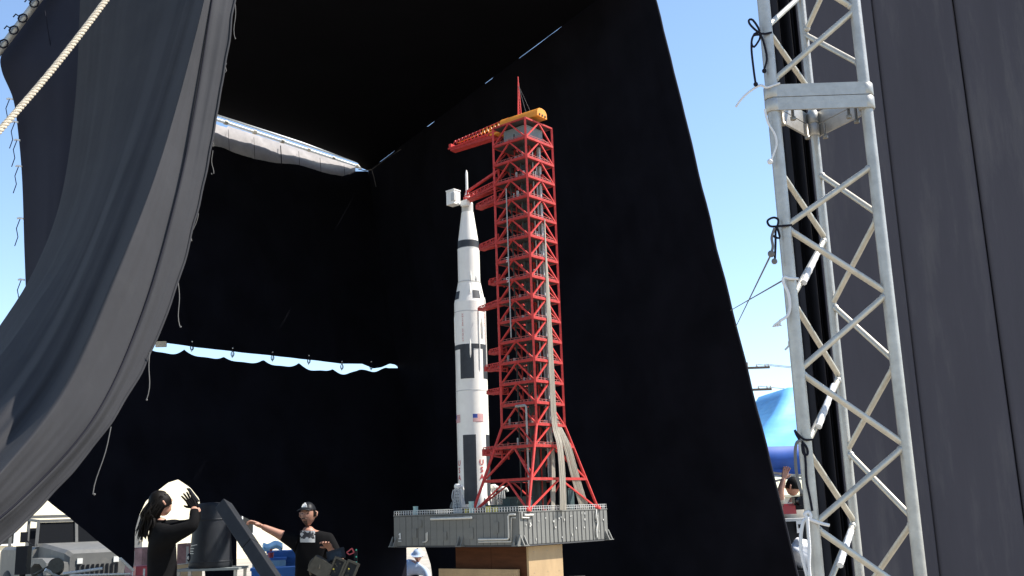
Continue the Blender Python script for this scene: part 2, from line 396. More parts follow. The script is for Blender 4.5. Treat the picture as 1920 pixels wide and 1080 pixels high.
def drape_pt(t, s):
    q = drape_px(t, s)
    Y = lerp(9.0, 6.2, s ** 1.15) + (1.9 + .5 * s) * interp([(0, 1), (.3, .66), (.5, .33), (.7, 0), (1, .10)], t)
    n = noise.noise(V(t * 14, s * 2.2, 4)) * .018 + noise.noise(V(t * 45, s * 5, 9)) * .007
    ph = t + .012 * math.sin(s * 7); soft = 1 - .75 * s * min(1, max(0, (.46 - t) / .1))
    Y -= soft * fold(min(max(ph, 0), 1)) * (1.0 + .5 * s) * interp([(0, .8), (.5, 1.1), (1, .8)], s) + n
    q2 = q + V(noise.noise(V(s * 26, 0, 3)) * 3.2 * (t > .985), 0, 0)
    return at(q2.x, q2.y, Y)
dr = MB(); dr.grid(drape_pt, 220, 130)
drape = tag(dr.build('swept_drape', m_drape), 'large charcoal drape pulled aside in long folds, ragged edge', 'drape')
s_ = MB(); s_.tube([drape_pt(.855, i / 60) + V(.002, -.012, 0) for i in range(61)], .006, 5); s_.build('seam_cord', m_cord, drape)
hm = MB(); hm.tube([drape_pt(1, i / 120) for i in range(121)], .010, 6); hm.build('edge_hem', m_drape, drape)
def hang(px, py, Y, L, px2=None, r=.0038):
    p = at(px, py, Y); q = p + V((px2 - px) * Y / FPX if px2 else 0, 0, -L)
    t = MB(); m = [p.lerp(q, f) + V(.02 * math.sin(f * 5 + px) * f, 0, 0) for f in [i / 8 for i in range(9)]]
    t.tube(m, r, 5); t.ball(q, r * 2.0); return t
for px, py, Y, L, p2 in [(441, 8, 9.05, .36, 443), (425, 118, 8.9, .10, 420), (404, 235, 8.75, .2, 400), (399, 282, 8.65, .22, 398), (372, 400, 8.4, .24, 360), (334, 530, 7.95, .36, 342), (281, 660, 7.6, .36, 279), (208, 800, 7.15, .46, 184)]:
    hang(px, py, Y, L, p2).build('tie_cord', m_string, drape)
# darker flat curtain at its far side
ledge = [V(84, -40, 0), V(44, 38, 0), (V(5, 97, 0)), V(3, 132, 0), V(24, 184, 0), V(33, 240, 0), V(41, 330, 0), V(45, 450, 0), V(48, 590, 0), V(36, 690, 0)]
def PF(u, v):
    a = catmull(ledge, v); b = V(lerp(330, 110, v), lerp(-60, 690, v), 0); q = a.lerp(b, u)
    Y = lerp(11.6, 10.5, u) + .05 * math.sin(u * 9 + v) + .03 * noise.noise(V(u * 9, v * 3, 1))
    return at(q.x, q.y, Y)
fc = MB(); fc.grid(PF, 60, 60); flat = tag(fc.build('hanging_curtain', m_flatcloth), 'flat navy black curtain tied to the pole behind the swept drape', 'curtain')
for pts in ([(84, 20), (95, 90), (108, 190), (116, 280), (118, 360)], [(199, 0), (201, 90), (197, 180)]):
    t = MB(); t.tube([at(x, y, lerp(11.6, 10.5, (x - 20) / 310) - .06) for x, y in pts], .006, 5); t.build('seam_cord', m_cord, flat)
for px, py in [(24, 186), (34, 229), (38, 263), (41, 312), (44, 410), (46, 525), (48, 583)]:
    p = at(px, py, 11.5); t = MB(); t.tube([p, p + V(-.05, 0, .012), p + V(-.075, 0, .004)], .011, 6); k_ = t.build('clip', m_white, flat)
    t = MB(); t.tube([p + V(-.04, 0, 0), p + V(-.07, -.01, -.12), p + V(-.05, 0, -.22), p + V(-.08, 0, -.33)], .0055, 5); t.build('tie_cord', m_cord, flat)
pl = MB(); pl.tube([at(150, -104, 11.4), at(-90, 213, 11.4)], .045, 10)
pole = tag(pl.build('scaffold_pole', m_alu), 'grey metal pole slanting behind the flat curtain corner', 'pole')
for f in (.28, .36, .45, .52, .60):
    p = at(150, -104, 11.35).lerp(at(-90, 213, 11.35), f); t = MB()
    t.tube([p + V(.055 * math.cos(a), -.02, .055 * math.sin(a)) for a in [j * math.pi / 4 for j in range(9)]], .011, 5)
    t.tube([p + V(-.05, -.02, .03), p + V(-.10, 0, .07), p + V(-.13, 0, .03)], .008, 5); t.build('tie_cord', m_cord, pole)
# thick rope in front
rp = MB(); A = at(228, -40, 4.2); Bq = at(-40, 288, 3.7); dz = (Bq - A).normalized(); ux = dz.cross(V(0, 1, 0)).normalized(); uy = dz.cross(ux)
L_ = (Bq - A).length
for k in range(3):
    pts = []
    for i in range(220):
        f = i / 219; a = f * L_ / .055 * 2 * math.pi + k * 2.0944
        pts.append(A + dz * L_ * f + (ux * math.cos(a) + uy * math.sin(a)) * .0060 + V(0, 0, -.03 * math.sin(math.pi * f)))
    rp.tube(pts, .0078, 6)
tag(rp.build('thick_rope', m_rope), 'thick tan twisted rope stretched across the dark drape', 'rope')

# ================================================================== right: vinyl panels, dark curtain, truss
PY = 6.0
wallp = thing('panel_wall', at(1800, 540, PY).xy.to_3d(), 'wall of wide charcoal vinyl panels behind the metal truss', 'panel wall')
xs = [at(x, 540, PY).x for x in (1546, 1699, 1862, 2022, 2190)]
for i, (a, b) in enumerate(zip(xs, xs[1:])):
    mb = MB(); ph = i * 1.7
    def PP(u, v, a=a, b=b, ph=ph):
        x = lerp(a + .004, b - .004, u); z = lerp(.25, 5.7, v)
        edge = min(u, 1 - u) * (b - a)
        y = PY + .006 * math.sin(u * 3.1 + ph) + .006 * noise.noise(V(x * 4, z * .7, ph)) + (.012 * (1 - edge / .014) ** 2 if edge < .014 else 0)
        return V(x, y + .01 * (i % 2), z) - wallp.location
    mb.grid(PP, 40, 60); o = mb.build('panel', m_panel, wallp); solid(o, .006)
bk = MB(); bk.box(V((xs[0] + xs[-1]) / 2, PY + .08, 2.95) - wallp.location, (xs[-1] - xs[0] - .05, .03, 5.4)); bk.build('backing', m_cord, wallp)
fr = MB(); fr.tube([V(xs[0] - .1, PY + .02, 5.72) - wallp.location, V(xs[-1], PY + .02, 5.72) - wallp.location], .03, 8); fr.build('top_pipe', m_alu, wallp)
cf = MB()
xa, xb = at(1483, 540, 6.5).x, at(1556, 540, 6.5).x
cf.grid(lambda u, v: V(lerp(xa, xb, u), 6.5 + .05 * math.sin(u * 17 + .6 * math.sin(v * 3)) + .03 * math.sin(u * 41), lerp(.2, 5.8, v)), 90, 20)
tag(cf.build('hanging_curtain', m_fold), 'narrow black curtain in tight vertical folds behind the truss', 'curtain')

TY = 3.6
pL = at(1482, 540, TY); pR = at(1664, 540, TY); pB = at(1557, 540, TY + .26)
cl, cr_, cb = [V(p.x, p.y, 0) for p in (pL, pR, pB)]
truss = thing('lattice_truss', V((cl.x + cr_.x) / 2, TY + .08, 0), 'three-sided aluminium lattice truss tower standing before charcoal panels', 'truss')
o0 = truss.location
zf = at(1530, 185, TY).z                      # flange height
for c, r in ((cl, .0235), (cr_, .0215), (cb, .0165)):
    t = MB(); t.tube([c - o0 + V(0, 0, .04), c - o0 + V(0, 0, 4.6)], r, 14); t.build('chord', m_alu, truss)
def znode(px, py, Y): return at(px, py, Y).z
def lace(c1, c2, seq, r=.0115, m=m_alu2):
    # seq: heights alternating c1,c2
    for k, ((s1, z1), (s2, z2)) in enumerate(zip(seq, seq[1:])):
        a = (c1 if s1 == 0 else c2) + V(0, 0, z1); b = (c1 if s2 == 0 else c2) + V(0, 0, z2)
        d = (b - a).normalized()
        t = MB(); t.tube([a - o0 + d * .014, b - o0 - d * .014], r, 10); t.build('lacing_bar', m, truss)
        wj = MB(); wj.ball(a - o0 + d * .024, .0140, 8, 6); wj.build('weld_joint', m_alu, truss)
zl = [znode(1488, 425, TY), znode(1515, 695, TY), znode(1545, 985, TY)]; zr = [znode(1622, 310, TY), znode(1652, 550, TY), znode(1686, 835, TY)]
st_ = zl[0] - zl[1]
def extend(seq):
    s = seq[:]
    while s[-1][1] > .35: s.append((1 - s[-1][0], s[-1][1] - st_ / 2))
    return s
lace(cl, cr_, extend([(1, zr[0]), (0, zl[0]), (1, zr[1]), (0, zl[1]), (1, zr[2]), (0, zl[2])]))
zfl = zf + .05
zz = [(0, zfl + .02), (1, znode(1594, 18, TY))]
while zz[-1][1] < 4.4: zz.append((1 - zz[-1][0], zz[-1][1] + st_ / 2))
lace(cl, cr_, zz)
YB = cb.y
lace(cb, cr_, extend([(0, znode(1535, 325, YB)), (1, znode(1633, 403, TY)), (0, znode(1566, 571, YB)), (1, znode(1666, 680, TY)), (0, znode(1600, 845, YB)), (1, znode(1702, 975, TY))]), .0105)
zz = [(1, znode(1599, 123, TY)), (0, znode(1510, 64, YB))]
while zz[-1][1] < 4.4: zz.append((1 - zz[-1][0], zz[-1][1] + st_ / 2))
lace(cb, cr_, zz, .0105)
lace(cl, cb, extend([(0, znode(1474, 318, TY)), (1, znode(1541, 447, YB)), (0, znode(1498, 560, TY)), (1, znode(1569, 707, YB)), (0, znode(1527, 838, TY)), (1, znode(1601, 978, YB))]), .0105)
zz = [(1, znode(1500, 172, YB)), (0, znode(1448, 52, TY))]
while zz[-1][1] < 4.4: zz.append((1 - zz[-1][0], zz[-1][1] + st_ / 2))
lace(cl, cb, zz, .0105)
for k, z in enumerate((zf - .026, zf + .026)):
    fl = MB(); cs = [cl, cr_, cb]; cen = (cl + cr_ + cb) / 3
    for i in range(3):
        a, b = cs[i], cs[(i + 1) % 3]; d = (b - a).normalized(); nrm = V(d.y, -d.x, 0)
        if nrm.dot(a - cen) < 0: nrm = -nrm
        fl.bar(a + nrm * (.024 + .0013 * i) - d * .006 + V(0, 0, z) - o0, b + nrm * (.024 + .0013 * i) + d * .006 + V(0, 0, z) - o0, .0095, .049 - .0007 * i)
    for c, rr_ in zip(cs, (.031, .030, .021)): fl.lathe([(rr_ - .003, -.0244), (rr_, -.021), (rr_, .021), (rr_ - .003, .0244)], c + V(0, 0, z) - o0, 18)
    fl.build('flange_plate', m_alu, truss)
for c, dirs in ((cb, (cl, cr_)), (cl, (cb, cr_)), (cr_, (cb, cl))):
    for q in dirs:
        p = c.lerp(q, .2); t = MB(); t.lathe([(.011, -.012), (.011, 0), (.006, .001), (.006, .05)], p + V(0, 0, zf - .07) - o0, 6); t.build('bolt', m_bolt, truss)
bp = MB()
for c in (cl, cr_, cb): bp.lathe([(.06, .002), (.06, .03)], c - o0, 16)
bp.prism([V(*(c - o0).xy, .008) + (c - o0).normalized() * .15 for c in (cl, cr_, cb)], (0, 0, .02)); bp.build('base_plate', m_alu, truss)
# cords and ropes on the truss
def cord(name, pts, r, m, label, Y=TY - .03, n=40, cat='cord', ys=None):
    P = [at(x, y, (ys[i] if ys else Y)) for i, (x, y) in enumerate(pts)]; t = MB(); t.tube(smooth_path(P, n), r, 6)
    o = t.build(name, m); return tag(o, label, cat)
k1 = cord('knotted_cord', [(1447, 61), (1427, 63), (1408, 48), (1404, 38), (1412, 38), (1424, 58), (1414, 64), (1409, 80), (1414, 88), (1424, 74), (1426, 66), (1432, 80), (1438, 110), (1432, 132)], .0042, m_cord, 'black cord bow tied to the truss above the flange')
t = MB(); t.tube(smooth_path([at(x, y, TY - .035) for x, y in [(1427, 65), (1412, 68), (1409, 90), (1413, 130), (1417, 158)]], 20), .0042, 6); t.ball(at(1417, 158, TY - .035), .009); t.ball(at(1433, 133, TY - .03), .009); t.build('cord_end', m_cord, k1)
k2 = cord('knotted_cord', [(1485, 422), (1460, 424), (1444, 424), (1439, 414), (1450, 408), (1459, 412), (1457, 425), (1448, 440), (1462, 446), (1455, 425), (1454, 460), (1453, 485)], .0042, m_cord, 'black cord knot with frayed end tied to the truss near blue sky')
t = MB(); t.tube(smooth_path([at(x, y, TY - .035) for x, y in [(1452, 428), (1447, 445), (1449, 462), (1446, 476)]], 20), .005, 6); t.ball(at(1446, 476, TY - .035), .013); t.ball(at(1452, 490, TY - .03), .011); t.build('cord_end', m_string, k2)
k3 = cord('knotted_cord', [(1525, 824), (1508, 824), (1494, 812), (1490, 806), (1496, 820), (1512, 838), (1514, 852), (1506, 850), (1504, 830), (1510, 860), (1512, 900), (1518, 930), (1523, 958)], .0042, m_cord, 'black cord loop tied low on the truss beside the blue tent')
t = MB(); t.tube(smooth_path([at(x, y, TY - .035) for x, y in [(1502, 826), (1494, 830), (1491, 850), (1494, 890), (1503, 925)]], 24), .0055, 6); t.build('cord_end', m_string, k3)
k4 = cord('white_rope', [(1497, 523), (1480, 522), (1470, 520), (1469, 530), (1478, 550), (1481, 575), (1476, 592), (1462, 602)], .0055, m_whiterope, 'white rope with tasselled end hung on the truss against the sky', cat='rope')
t = MB()
for k in range(9): t.tube([at(1464, 600, TY - .03), at(1452 + k * 1.2, 608 + abs(k - 4) * .2, TY - .03 + .004 * (k % 3)), at(1449 + k * 2.0, 613 - .3 * k, TY - .03)], .003, 5)
t.build('tassel', m_whiterope, k4)
k5 = cord('white_rope', [(1462, 156), (1445, 162), (1436, 164), (1425, 160), (1405, 172), (1390, 186), (1380, 200)], .0045, m_whiterope, 'frayed white rope end flying from the truss flange', cat='rope')
k6 = cord('white_rope', [(1434, 205), (1440, 230), (1452, 250), (1456, 270), (1450, 290), (1444, 304)], .004, m_whiterope, 'white rope lying along the truss chord under the flange', cat='rope', Y=TY - .035)
t = MB(); t.ball(at(1444, 303, TY - .035), .011); t.build('knot', m_whiterope, k6)
k7 = cord('white_rope', [(1555, 985), (1535, 980), (1515, 972), (1509, 964), (1516, 960), (1520, 970), (1508, 975), (1502, 1000), (1502, 1030), (1508, 1060), (1518, 1095)], .0062, m_whiterope, 'white rope knotted at the bottom of the truss', cat='rope')
t = MB(); t.tube(smooth_path([at(x, y, TY - .045) for x, y in [(1514, 970), (1516, 1000), (1518, 1030), (1517, 1060), (1520, 1090)]], 24), .0055, 6); t.build('rope_end', m_whiterope, k7)
k8 = cord('white_rope', [(1489, 640), (1480, 640), (1479, 648), (1472, 656)], .004, m_whiterope, 'short white rope tuft behind the truss above the tent', cat='rope', Y=TY + .05)
w1 = MB(); w1.tube([at(1478, 520, TY), at(1370, 582, 9.5)], .0035, 5); tag(w1.build('guy_line', m_string), 'thin guy line from the truss, lower slope, crossing another', 'line')
w2 = MB(); w2.tube([at(1447, 474, TY), at(1380, 612, 9.0)], .0035, 5); tag(w2.build('guy_line', m_string), 'thin guy line from the frayed cord, steeper slope', 'line')
# white tape wound on some left lacing
for (xa_, ya_), (xb_, yb_) in (((1535, 470), (1507, 530)), ((1564, 722), (1535, 800)), ((1596, 995), (1575, 1060))):
    t = MB(); pts = [at(lerp(xa_, xb_, f), lerp(ya_, yb_, f), lerp(YB, TY, .2 + .6 * f) - .002) for f in [i / 14 for i in range(15)]]
    t.tube(pts, [.0110 + .0010 * math.sin(i * 2.3) for i in range(15)], 8); o = t.build('tape_wrap', m_whiterope); o.parent = truss; o.matrix_parent_inverse = Matrix.Translation(-o0)

# ================================================================== launcher platform, tower and rocket models
AA = R(40); E1 = V(math.cos(AA), -math.sin(AA), 0); E2 = V(math.sin(AA), math.cos(AA), 0); RZ = -AA
PC = at(938, 965, 10.55); ZP = 1.655; PC.z = ZP            # centre of the platform's top
def W(u, v, z=0): return PC + E1 * u + E2 * v + V(0, 0, z)
HU, HV, TH = .82, .688, .300
plat = thing('launch_platform', PC - V(0, 0, TH), 'grey miniature launch platform with ribbed sides and handrails on a crate', 'platform', rz=RZ)
b = MB(); b.box((0, 0, TH / 2), (2 * HU - .012, 2 * HV - .012, TH - .004)); b.build('core', m_platd, plat)
b = MB(); b.box((0, 0, TH + .002), (2 * HU + .012, 2 * HV + .012, .012)); b.build('deck', m_plat, plat)
b = MB(); b.box((0, 0, .000), (2 * HU + .01, 2 * HV + .01, .012)); b.build('bottom_rim', m_platd, plat)
def strip(n, along, sgn, h, gap=.003):
    Lh = HU if along == 0 else HV; wdt = 2 * Lh / n; mb = MB()
    sx = (wdt - gap, .008, h) if along == 0 else (.008, wdt - gap, h)
    mb.box((0, 0, 0), sx); me = mb.mesh('side_panel', m_plat)
    for k in range(n):
        c = -Lh + (k + .5) * wdt; off = (HV if along == 0 else HU) * sgn + random.uniform(-.0012, .0012)
        link('side_panel', me, plat, (c, off, TH / 2) if along == 0 else (off, c, TH / 2))
strip(19, 0, -1, TH - .02); strip(22, 1, 1, TH - .02); strip(19, 0, 1, TH - .02); strip(22, 1, -1, TH - .02)
rib = MB(); rib.box((0, 0, 0), (.006, .006, TH - .02)); rib = rib.mesh('rib', m_platd)
for k in range(1, 22): link('rib', rib, plat, (HU + .006, -HV + k * 2 * HV / 22, TH / 2))
for k in range(1, 19): link('rib', rib, plat, (-HU + k * 2 * HU / 19, -HV - .004, TH / 2)).scale = (.55, .5, 1)
def railing(a, b, h=.042, step=.033, m=m_plat):
    a = Vector(a); b = Vector(b); n = max(2, int((b - a).length / step)); mb = MB()
    for i in range(n + 1):
        p = a.lerp(b, i / n); mb.bar(p, p + V(0, 0, h), .0042)
    for z in (h, h * .5): mb.bar(a + V(0, 0, z), b + V(0, 0, z), .004)
    o = mb.build('handrail', m, plat); o['kind'] = 'stuff'; return o
zt = TH + .007
for a, c in (((-HU, -HV), (HU, -HV)), ((HU, -HV), (HU, HV)), ((-HU, HV), (HU, HV)), ((-HU, -HV), (-HU, HV))): railing((*a, zt), (*c, zt), m=m_greyrk)
def ppart(name, mb, m, label=None):
    o = mb.build(name, m, plat)
    if label: o['label'] = label
    return o
YL = -HV - .010
b = MB(); b.tube([(-.27, YL - .02, .262), (.27, YL - .02, .262)], .0115, 10); ppart('pipe', b, m_pgear, 'long pale horizontal pipe on the shaded side')
b = MB(); b.tube([(.34, YL - .012, .062), (.70, YL - .012, .062), (.715, YL - .012, .075), (.715, YL - .012, .265), (.73, YL - .012, .28), (.80, YL - .012, .28)], .009, 8); ppart('pipe', b, m_pgear)
b = MB(); b.tube([(.34, YL - .012, .040), (.74, YL - .012, .040), (.75, YL - .012, .25), (.80, YL - .012, .25)], .005, 8); ppart('pipe', b, m_pgear)
b = MB(); b.tube([(-.37, YL - .008, .05), (-.35, YL - .008, .05), (-.335, YL - .008, .06), (-.335, YL - .008, .14)], .005, 8); ppart('pipe', b, m_pgear)
b = MB(); b.tube([(-.40, YL - .008, .045), (-.36, YL - .008, .045), (-.35, YL - .008, .06), (-.35, YL - .008, .13)], .004, 8); ppart('pipe', b, m_pgear)
b = MB(); b.tube([(HU + .014, -.62, .27), (HU + .014, -.50, .27)], .010, 8); b.tube([(HU + .014, -.66, .30), (HU + .014, -.66, .25), (HU + .014, -.56, .245)], .007, 8); ppart('pipe', b, m_pgear)
b = MB(); b.tube(smooth_path([V(HU + .012, .50, .30), V(HU + .018, .485, .24), V(HU + .014, .505, .17), V(HU + .016, .48, .10), V(HU + .012, .49, .03)], 16), .008, 6); ppart('hose', b, m_pgear, 'pale hose hanging down the sunlit side')
for (u, v, du, dv) in ((-HU, -HV, -1, -1), (.10, -HV, 0, -1), (HU - .02, -HV, 0, -1), (HU, HV - .02, 1, 0), (HU, -HV + .03, 1, 0)):
    b = MB(); w_ = .05
    if dv: b.prism([(u - w_ / 2, v - .004, .0), (u - w_ / 2, v - .004, .10), (u - w_ / 2, v - .055, .0)], (.012, 0, 0)); b.prism([(u + w_ / 2, v - .004, .0), (u + w_ / 2, v - .004, .10), (u + w_ / 2, v - .055, .0)], (.012, 0, 0)); b.box((u + .006, v - .026, .004), (w_ + .03, .055, .008))
    else: b.prism([(u + .004, v - w_ / 2, 0), (u + .004, v - w_ / 2, .10), (u + .055, v - w_ / 2, 0)], (0, .012, 0)); b.prism([(u + .004, v + w_ / 2, 0), (u + .004, v + w_ / 2, .10), (u + .055, v + w_ / 2, 0)], (0, .012, 0)); b.box((u + .03, v + .006, .004), (.055, w_ + .03, .008))
    ppart('support_bracket', b, m_plat)
for u, z, wx, hz in ((-.52, .13, .06, .09), (-.44, .22, .05, .07), (.24, .12, .05, .10), (-.10, .10, .04, .08), (.55, .17, .06, .1)):
    b = MB(); b.box((u, YL - .001, z), (wx, .006, hz)); ppart('hatch', b, m_plat)
for k in range(26):
    b = MB(); u = random.uniform(-HV + .05, HV - .05); b.box((HU + .009, u, random.uniform(.04, .28)), (.006, random.uniform(.006, .014), random.uniform(.006, .02))); ppart('fitting', b, m_pgear)
b = MB()
b.prism([(-.738, YL - .002, .075), (-.715, YL - .002, .075), (-.715, YL - .002, .135), (-.728, YL - .002, .135), (-.745, YL - .002, .120), (-.738, YL - .002, .112), (-.728, YL - .002, .120), (-.738 + .008, YL - .002, .08)][::-1], (0, -.002, 0))
b.box((-.727, YL - .003, .079), (.034, .003, .008)); ppart('numeral', b, m_white, 'white numeral 1 painted at the end of the shaded side')
b = MB(); b.box((-.727, YL - .003, .055), (.044, .003, .010)); ppart('marking', b, m_greyrk)
def deckbox(u, v, sx, sy, h, m, name='deck_box'):
    mb = MB(); mb.box((u, v, zt + h / 2), (sx, sy, h)); mb.box((u, v, zt + h + .004), (sx * 1.1, sy * 1.1, .008)); return ppart(name, mb, m)
deckbox(-.60, -.60, .034, .034, .075, m_teal); deckbox(-.40, -.60, .08, .04, .03, m_khaki); deckbox(.16, -.60, .034, .034, .10, m_teal)
deckbox(.10, -.60, .03, .03, .03, m_yellow); deckbox(.34, -.56, .04, .03, .045, m_yellow); deckbox(.37, -.50, .04, .03, .04, m_yellow)
deckbox(.02, .30, .3, .16, .14, m_dteal, 'machinery_box'); deckbox(.12, .02, .10, .12, .12, m_dteal, 'machinery_box'); deckbox(.58, .35, .12, .1, .2, m_dteal, 'machinery_box'); deckbox(.30, -.42, .12, .10, .06, m_dteal, 'machinery_box')

# ---- tower
TU = .472; HWT = .222; SP = .2100
tower = thing('launch_tower', W(TU, 0, .007), 'tall red lattice launch tower with swing arms and hammerhead crane', 'tower', rz=RZ)
lev = [0, 1.40 * SP, 2.90 * SP] + [2.90 * SP + SP * k for k in range(1, 17)]
DU, DV = .125, .325
def corner(i, z):
    su, sv = ((-1, -1), (1, -1), (1, 1), (-1, 1))[i]
    f = min(1, max(0, (lev[3] - z) / lev[3]))
    return V(su * (HWT + DU * f), sv * (HWT + DV * f), z)
ZTOP = lev[-1]
for i in range(4):
    mb = MB(); mb.tube([corner(i, 0), corner(i, lev[3])], .0140, 10); mb.tube([corner(i, lev[3]), corner(i, ZTOP)], .0150, 4, sm=False)
    mb.build('column', m_red, tower)
    mb = MB(); mb.lathe([(.03, -.004), (.03, .012), (.016, .03)], corner(i, 0), 12); mb.build('foot', m_red, tower)
cache = {}
def beam(name, a, b, r, parent, m, base):
    a = a - base; b = b - base; L = round((b - a).length, 4); key = (name, L, r)
    if key not in cache:
        mb = MB(); mb.bar((0, 0, -L / 2), (0, 0, L / 2), r, r); cache[key] = mb.mesh(name, m)
    o = link(name, cache[key], parent, (a + b) / 2)
    o.rotation_mode = 'QUATERNION'; o.rotation_quaternion = (b - a).to_track_quat('Z', 'Y'); return o
for k, z in enumerate(lev):
    hw = corner(1, z); lu, lv = hw.x, abs(hw.y)
    base = V(0, 0, z)
    if k >= 3 or k == 0:
        if k == 0: continue
    # deck is the part, its beams, braces and rails are its pieces
    mb = MB()
    if k >= 2:
        inn = .80 if k > 2 else .70
        mb.box((0, -lv * .62, -.008), (2 * lu - .02, lv * .70, .008)); mb.box((0, lv * .62, -.008), (2 * lu - .02, lv * .70, .008)); mb.box((lu * .68, 0, -.0082), (lu * .6, lv * .54, .008))
        mb.box((-lu * .78, 0, -.0082), (lu * .4, lv * .54, .008))
    else: mb.box((0, 0, -.008), (lu * 1.2, lv * 1.0, .008))
    dk = mb.build('level_deck', m_deck, tower); dk.location = base
    for i in range(4):
        a, c = corner(i, z), corner((i + 1) % 4, z)
        beam('edge_beam', a, c,   .0250 if k < 18 else .016, dk, m_redd, base)
        if k >= 1:
            z0 = lev[k - 1]; mid = (a + c) / 2
            r_ = .0140 if k >= 4 else (.0125 if k > 2 else .014)
            if k <= 2:
                beam('brace', mid, corner(i, z0), r_, dk, m_red, base); beam('brace', mid, corner((i + 1) % 4, z0), r_, dk, m_red, base)
            else:
                beam('brace', mid, corner(i, z0), r_, dk, m_red, base); beam('brace', mid, corner((i + 1) % 4, z0), r_, dk, m_red, base)
        if 2 <= k < 18:
            mb = MB(); n = 9; d = (c - a) * .98; a2 = a + (c - a) * .01 - base
            for j in range(n + 1): mb.bar(a2 + d * (j / n), a2 + d * (j / n) + V(0, 0, .036), .0035)
            for zz_ in (.018, .036): mb.bar(a2 + V(0, 0, zz_), a2 + d + V(0, 0, zz_), .0035)
            h = mb.build('handrail', m_rail, dk); h['kind'] = 'stuff'
    if 2 <= k < 18:
        for j in range(7):
            side = random.random(); u = random.uniform(-.85, .85) * lu; v = -lv * random.uniform(.7, .92)
            if side > .5: u, v = lu * random.uniform(.7, .92), random.uniform(-.85, .85) * lv
            h = random.choice((.03, .04, .05, .09)); mb = MB(); sx = random.uniform(.008, .022)
            if random.random() < .4: mb.tube([(u, v, 0), (u, v, h)], sx * .4, 6)
            else: mb.box((u, v, h / 2), (sx, sx * random.uniform(.6, 1.6), h))
            mb.build('fitting', random.choice((m_gear, m_gear, m_core, m_redd)), dk)
# inner frame
for (u, v) in ((-.10, -.02), (.10, -.02), (.10, .12), (-.10, .12)):
    mb = MB(); mb.bar((u, v, 0), (u, v, ZTOP - .01), .011); mb.build('inner_column', m_redd, tower)
for k in range(3, 19):
    for (a, c) in (((-.10, -.02), (.10, -.02)), ((.10, -.02), (.10, .12))):
        for q in ((a, c), (c, a))[:1 + k % 2]:
            mb = MB(); mb.bar((*q[0], lev[k - 1]), (*q[1], lev[k]), .008); mb.build('inner_brace', m_redd, tower)
# inner shafts and risers
for (u, v, sx, sy, m) in ((.02, .03, .11, .10, m_core), (-.06, .12, .06, .06, m_dteal), (.10, -.08, .025, .025, m_core), (.13, .10, .03, .03, m_greyrk)):
    mb = MB(); mb.box((u, v, ZTOP * .485), (sx, sy, ZTOP * .965)); mb.build('service_shaft', m, tower)
for (u, v, r, z0, z1, m) in ((.06, -.12, .008, 0, ZTOP * .9, m_core), (.17, .00, .008, .3, ZTOP * .9, m_gear), (.165, .06, .011, .2, ZTOP * .85, m_greyrk), (-.1, -.1, .008, .1, ZTOP * .9, m_core), (.172, -.06, .006, 1.2, ZTOP * .92, m_gear)):
    mb = MB(); mb.tube([(u, v, z0), (u, v, z1)], r, 8); mb.build('riser_pipe', m, tower)
mb = MB(); mb.tube([(-.045, -HWT - .022, lev[7] + .04), (-.045, -HWT - .022, lev[14] + .13)], .0065, 8); o = mb.build('riser_pipe', m_gear, tower); o['label'] = 'long pale vertical pipe on the face towards the viewer'
mb = MB(); mb.tube([(-.02, -HWT - .02, lev[4] - .02), (.10, -HWT - .02, lev[4] - .02), (.115, -HWT - .02, lev[4] - .035), (.115, -HWT - .02, .1), (.115, -HWT - .01, .004)], .0125, 4, sm=False); o = mb.build('riser_pipe', m_gear, tower); o['label'] = 'bent pale duct at the tower base'
# machine room and top
mb = MB(); mb.box((0, .01, lev[-2] + .10), (.30, .28, .14)); mb.box((0, .01, lev[-2] + .175), (.31, .29, .01)); mb.build('machine_room', m_mchn, tower)
mb = MB(); mb.box((0, 0, ZTOP + .006), (2 * HWT, 2 * HWT, .012)); mb.build('roof_deck', m_deck, tower)
# numerals on the shaded face
def glyph(segs, org, sx, sz, name, parent, m, th=.006):
    mb = MB()
    for (x0, z0, x1, z1) in segs: mb.bar((org[0] + x0 * sx, org[1], org[2] + z0 * sz), (org[0] + x1 * sx, org[1], org[2] + z1 * sz), th, .003, up=(0, 1, 0))
    return mb.build(name, m, parent)
dig3 = [(0, 1, 1, 1), (1, 1, 1, 0), (0, .5, 1, .5), (0, 0, 1, 0)]
dig5 = [(1, 1, 0, 1), (0, 1, 0, .5), (0, .5, 1, .5), (1, .5, 1, 0), (1, 0, 0, 0)]
glyph(dig3, (-.085, -HWT - .012, lev[11] - .012), .022, .045, 'numeral', tower, m_white); glyph(dig5, (-.085, -HWT - .012, lev[10] - .012), .022, .045, 'numeral', tower, m_white)

# ---- hammerhead crane (a part of the tower)
ca = R(3); cx = V(math.cos(math.pi - ca), math.sin(math.pi - ca) * -1, 0)      # jib direction in tower space
cy = V(-cx.y, cx.x, 0)
crane = bpy.data.objects.new('crane', None); COL.objects.link(crane); crane.parent = tower; crane.location = (0, 0, ZTOP + .022)
def cp(a, b, z): return cx * a + cy * b + V(0, 0, z)
crane_parts = []
def cbuild(name, mb, m): o = mb.build(name, m, crane); return o
mb = MB(); mb.lathe([(.10, 0), (.10, .03), (.085, .034)], (0, 0, 0), 20); cbuild('turntable', mb, m_orange)
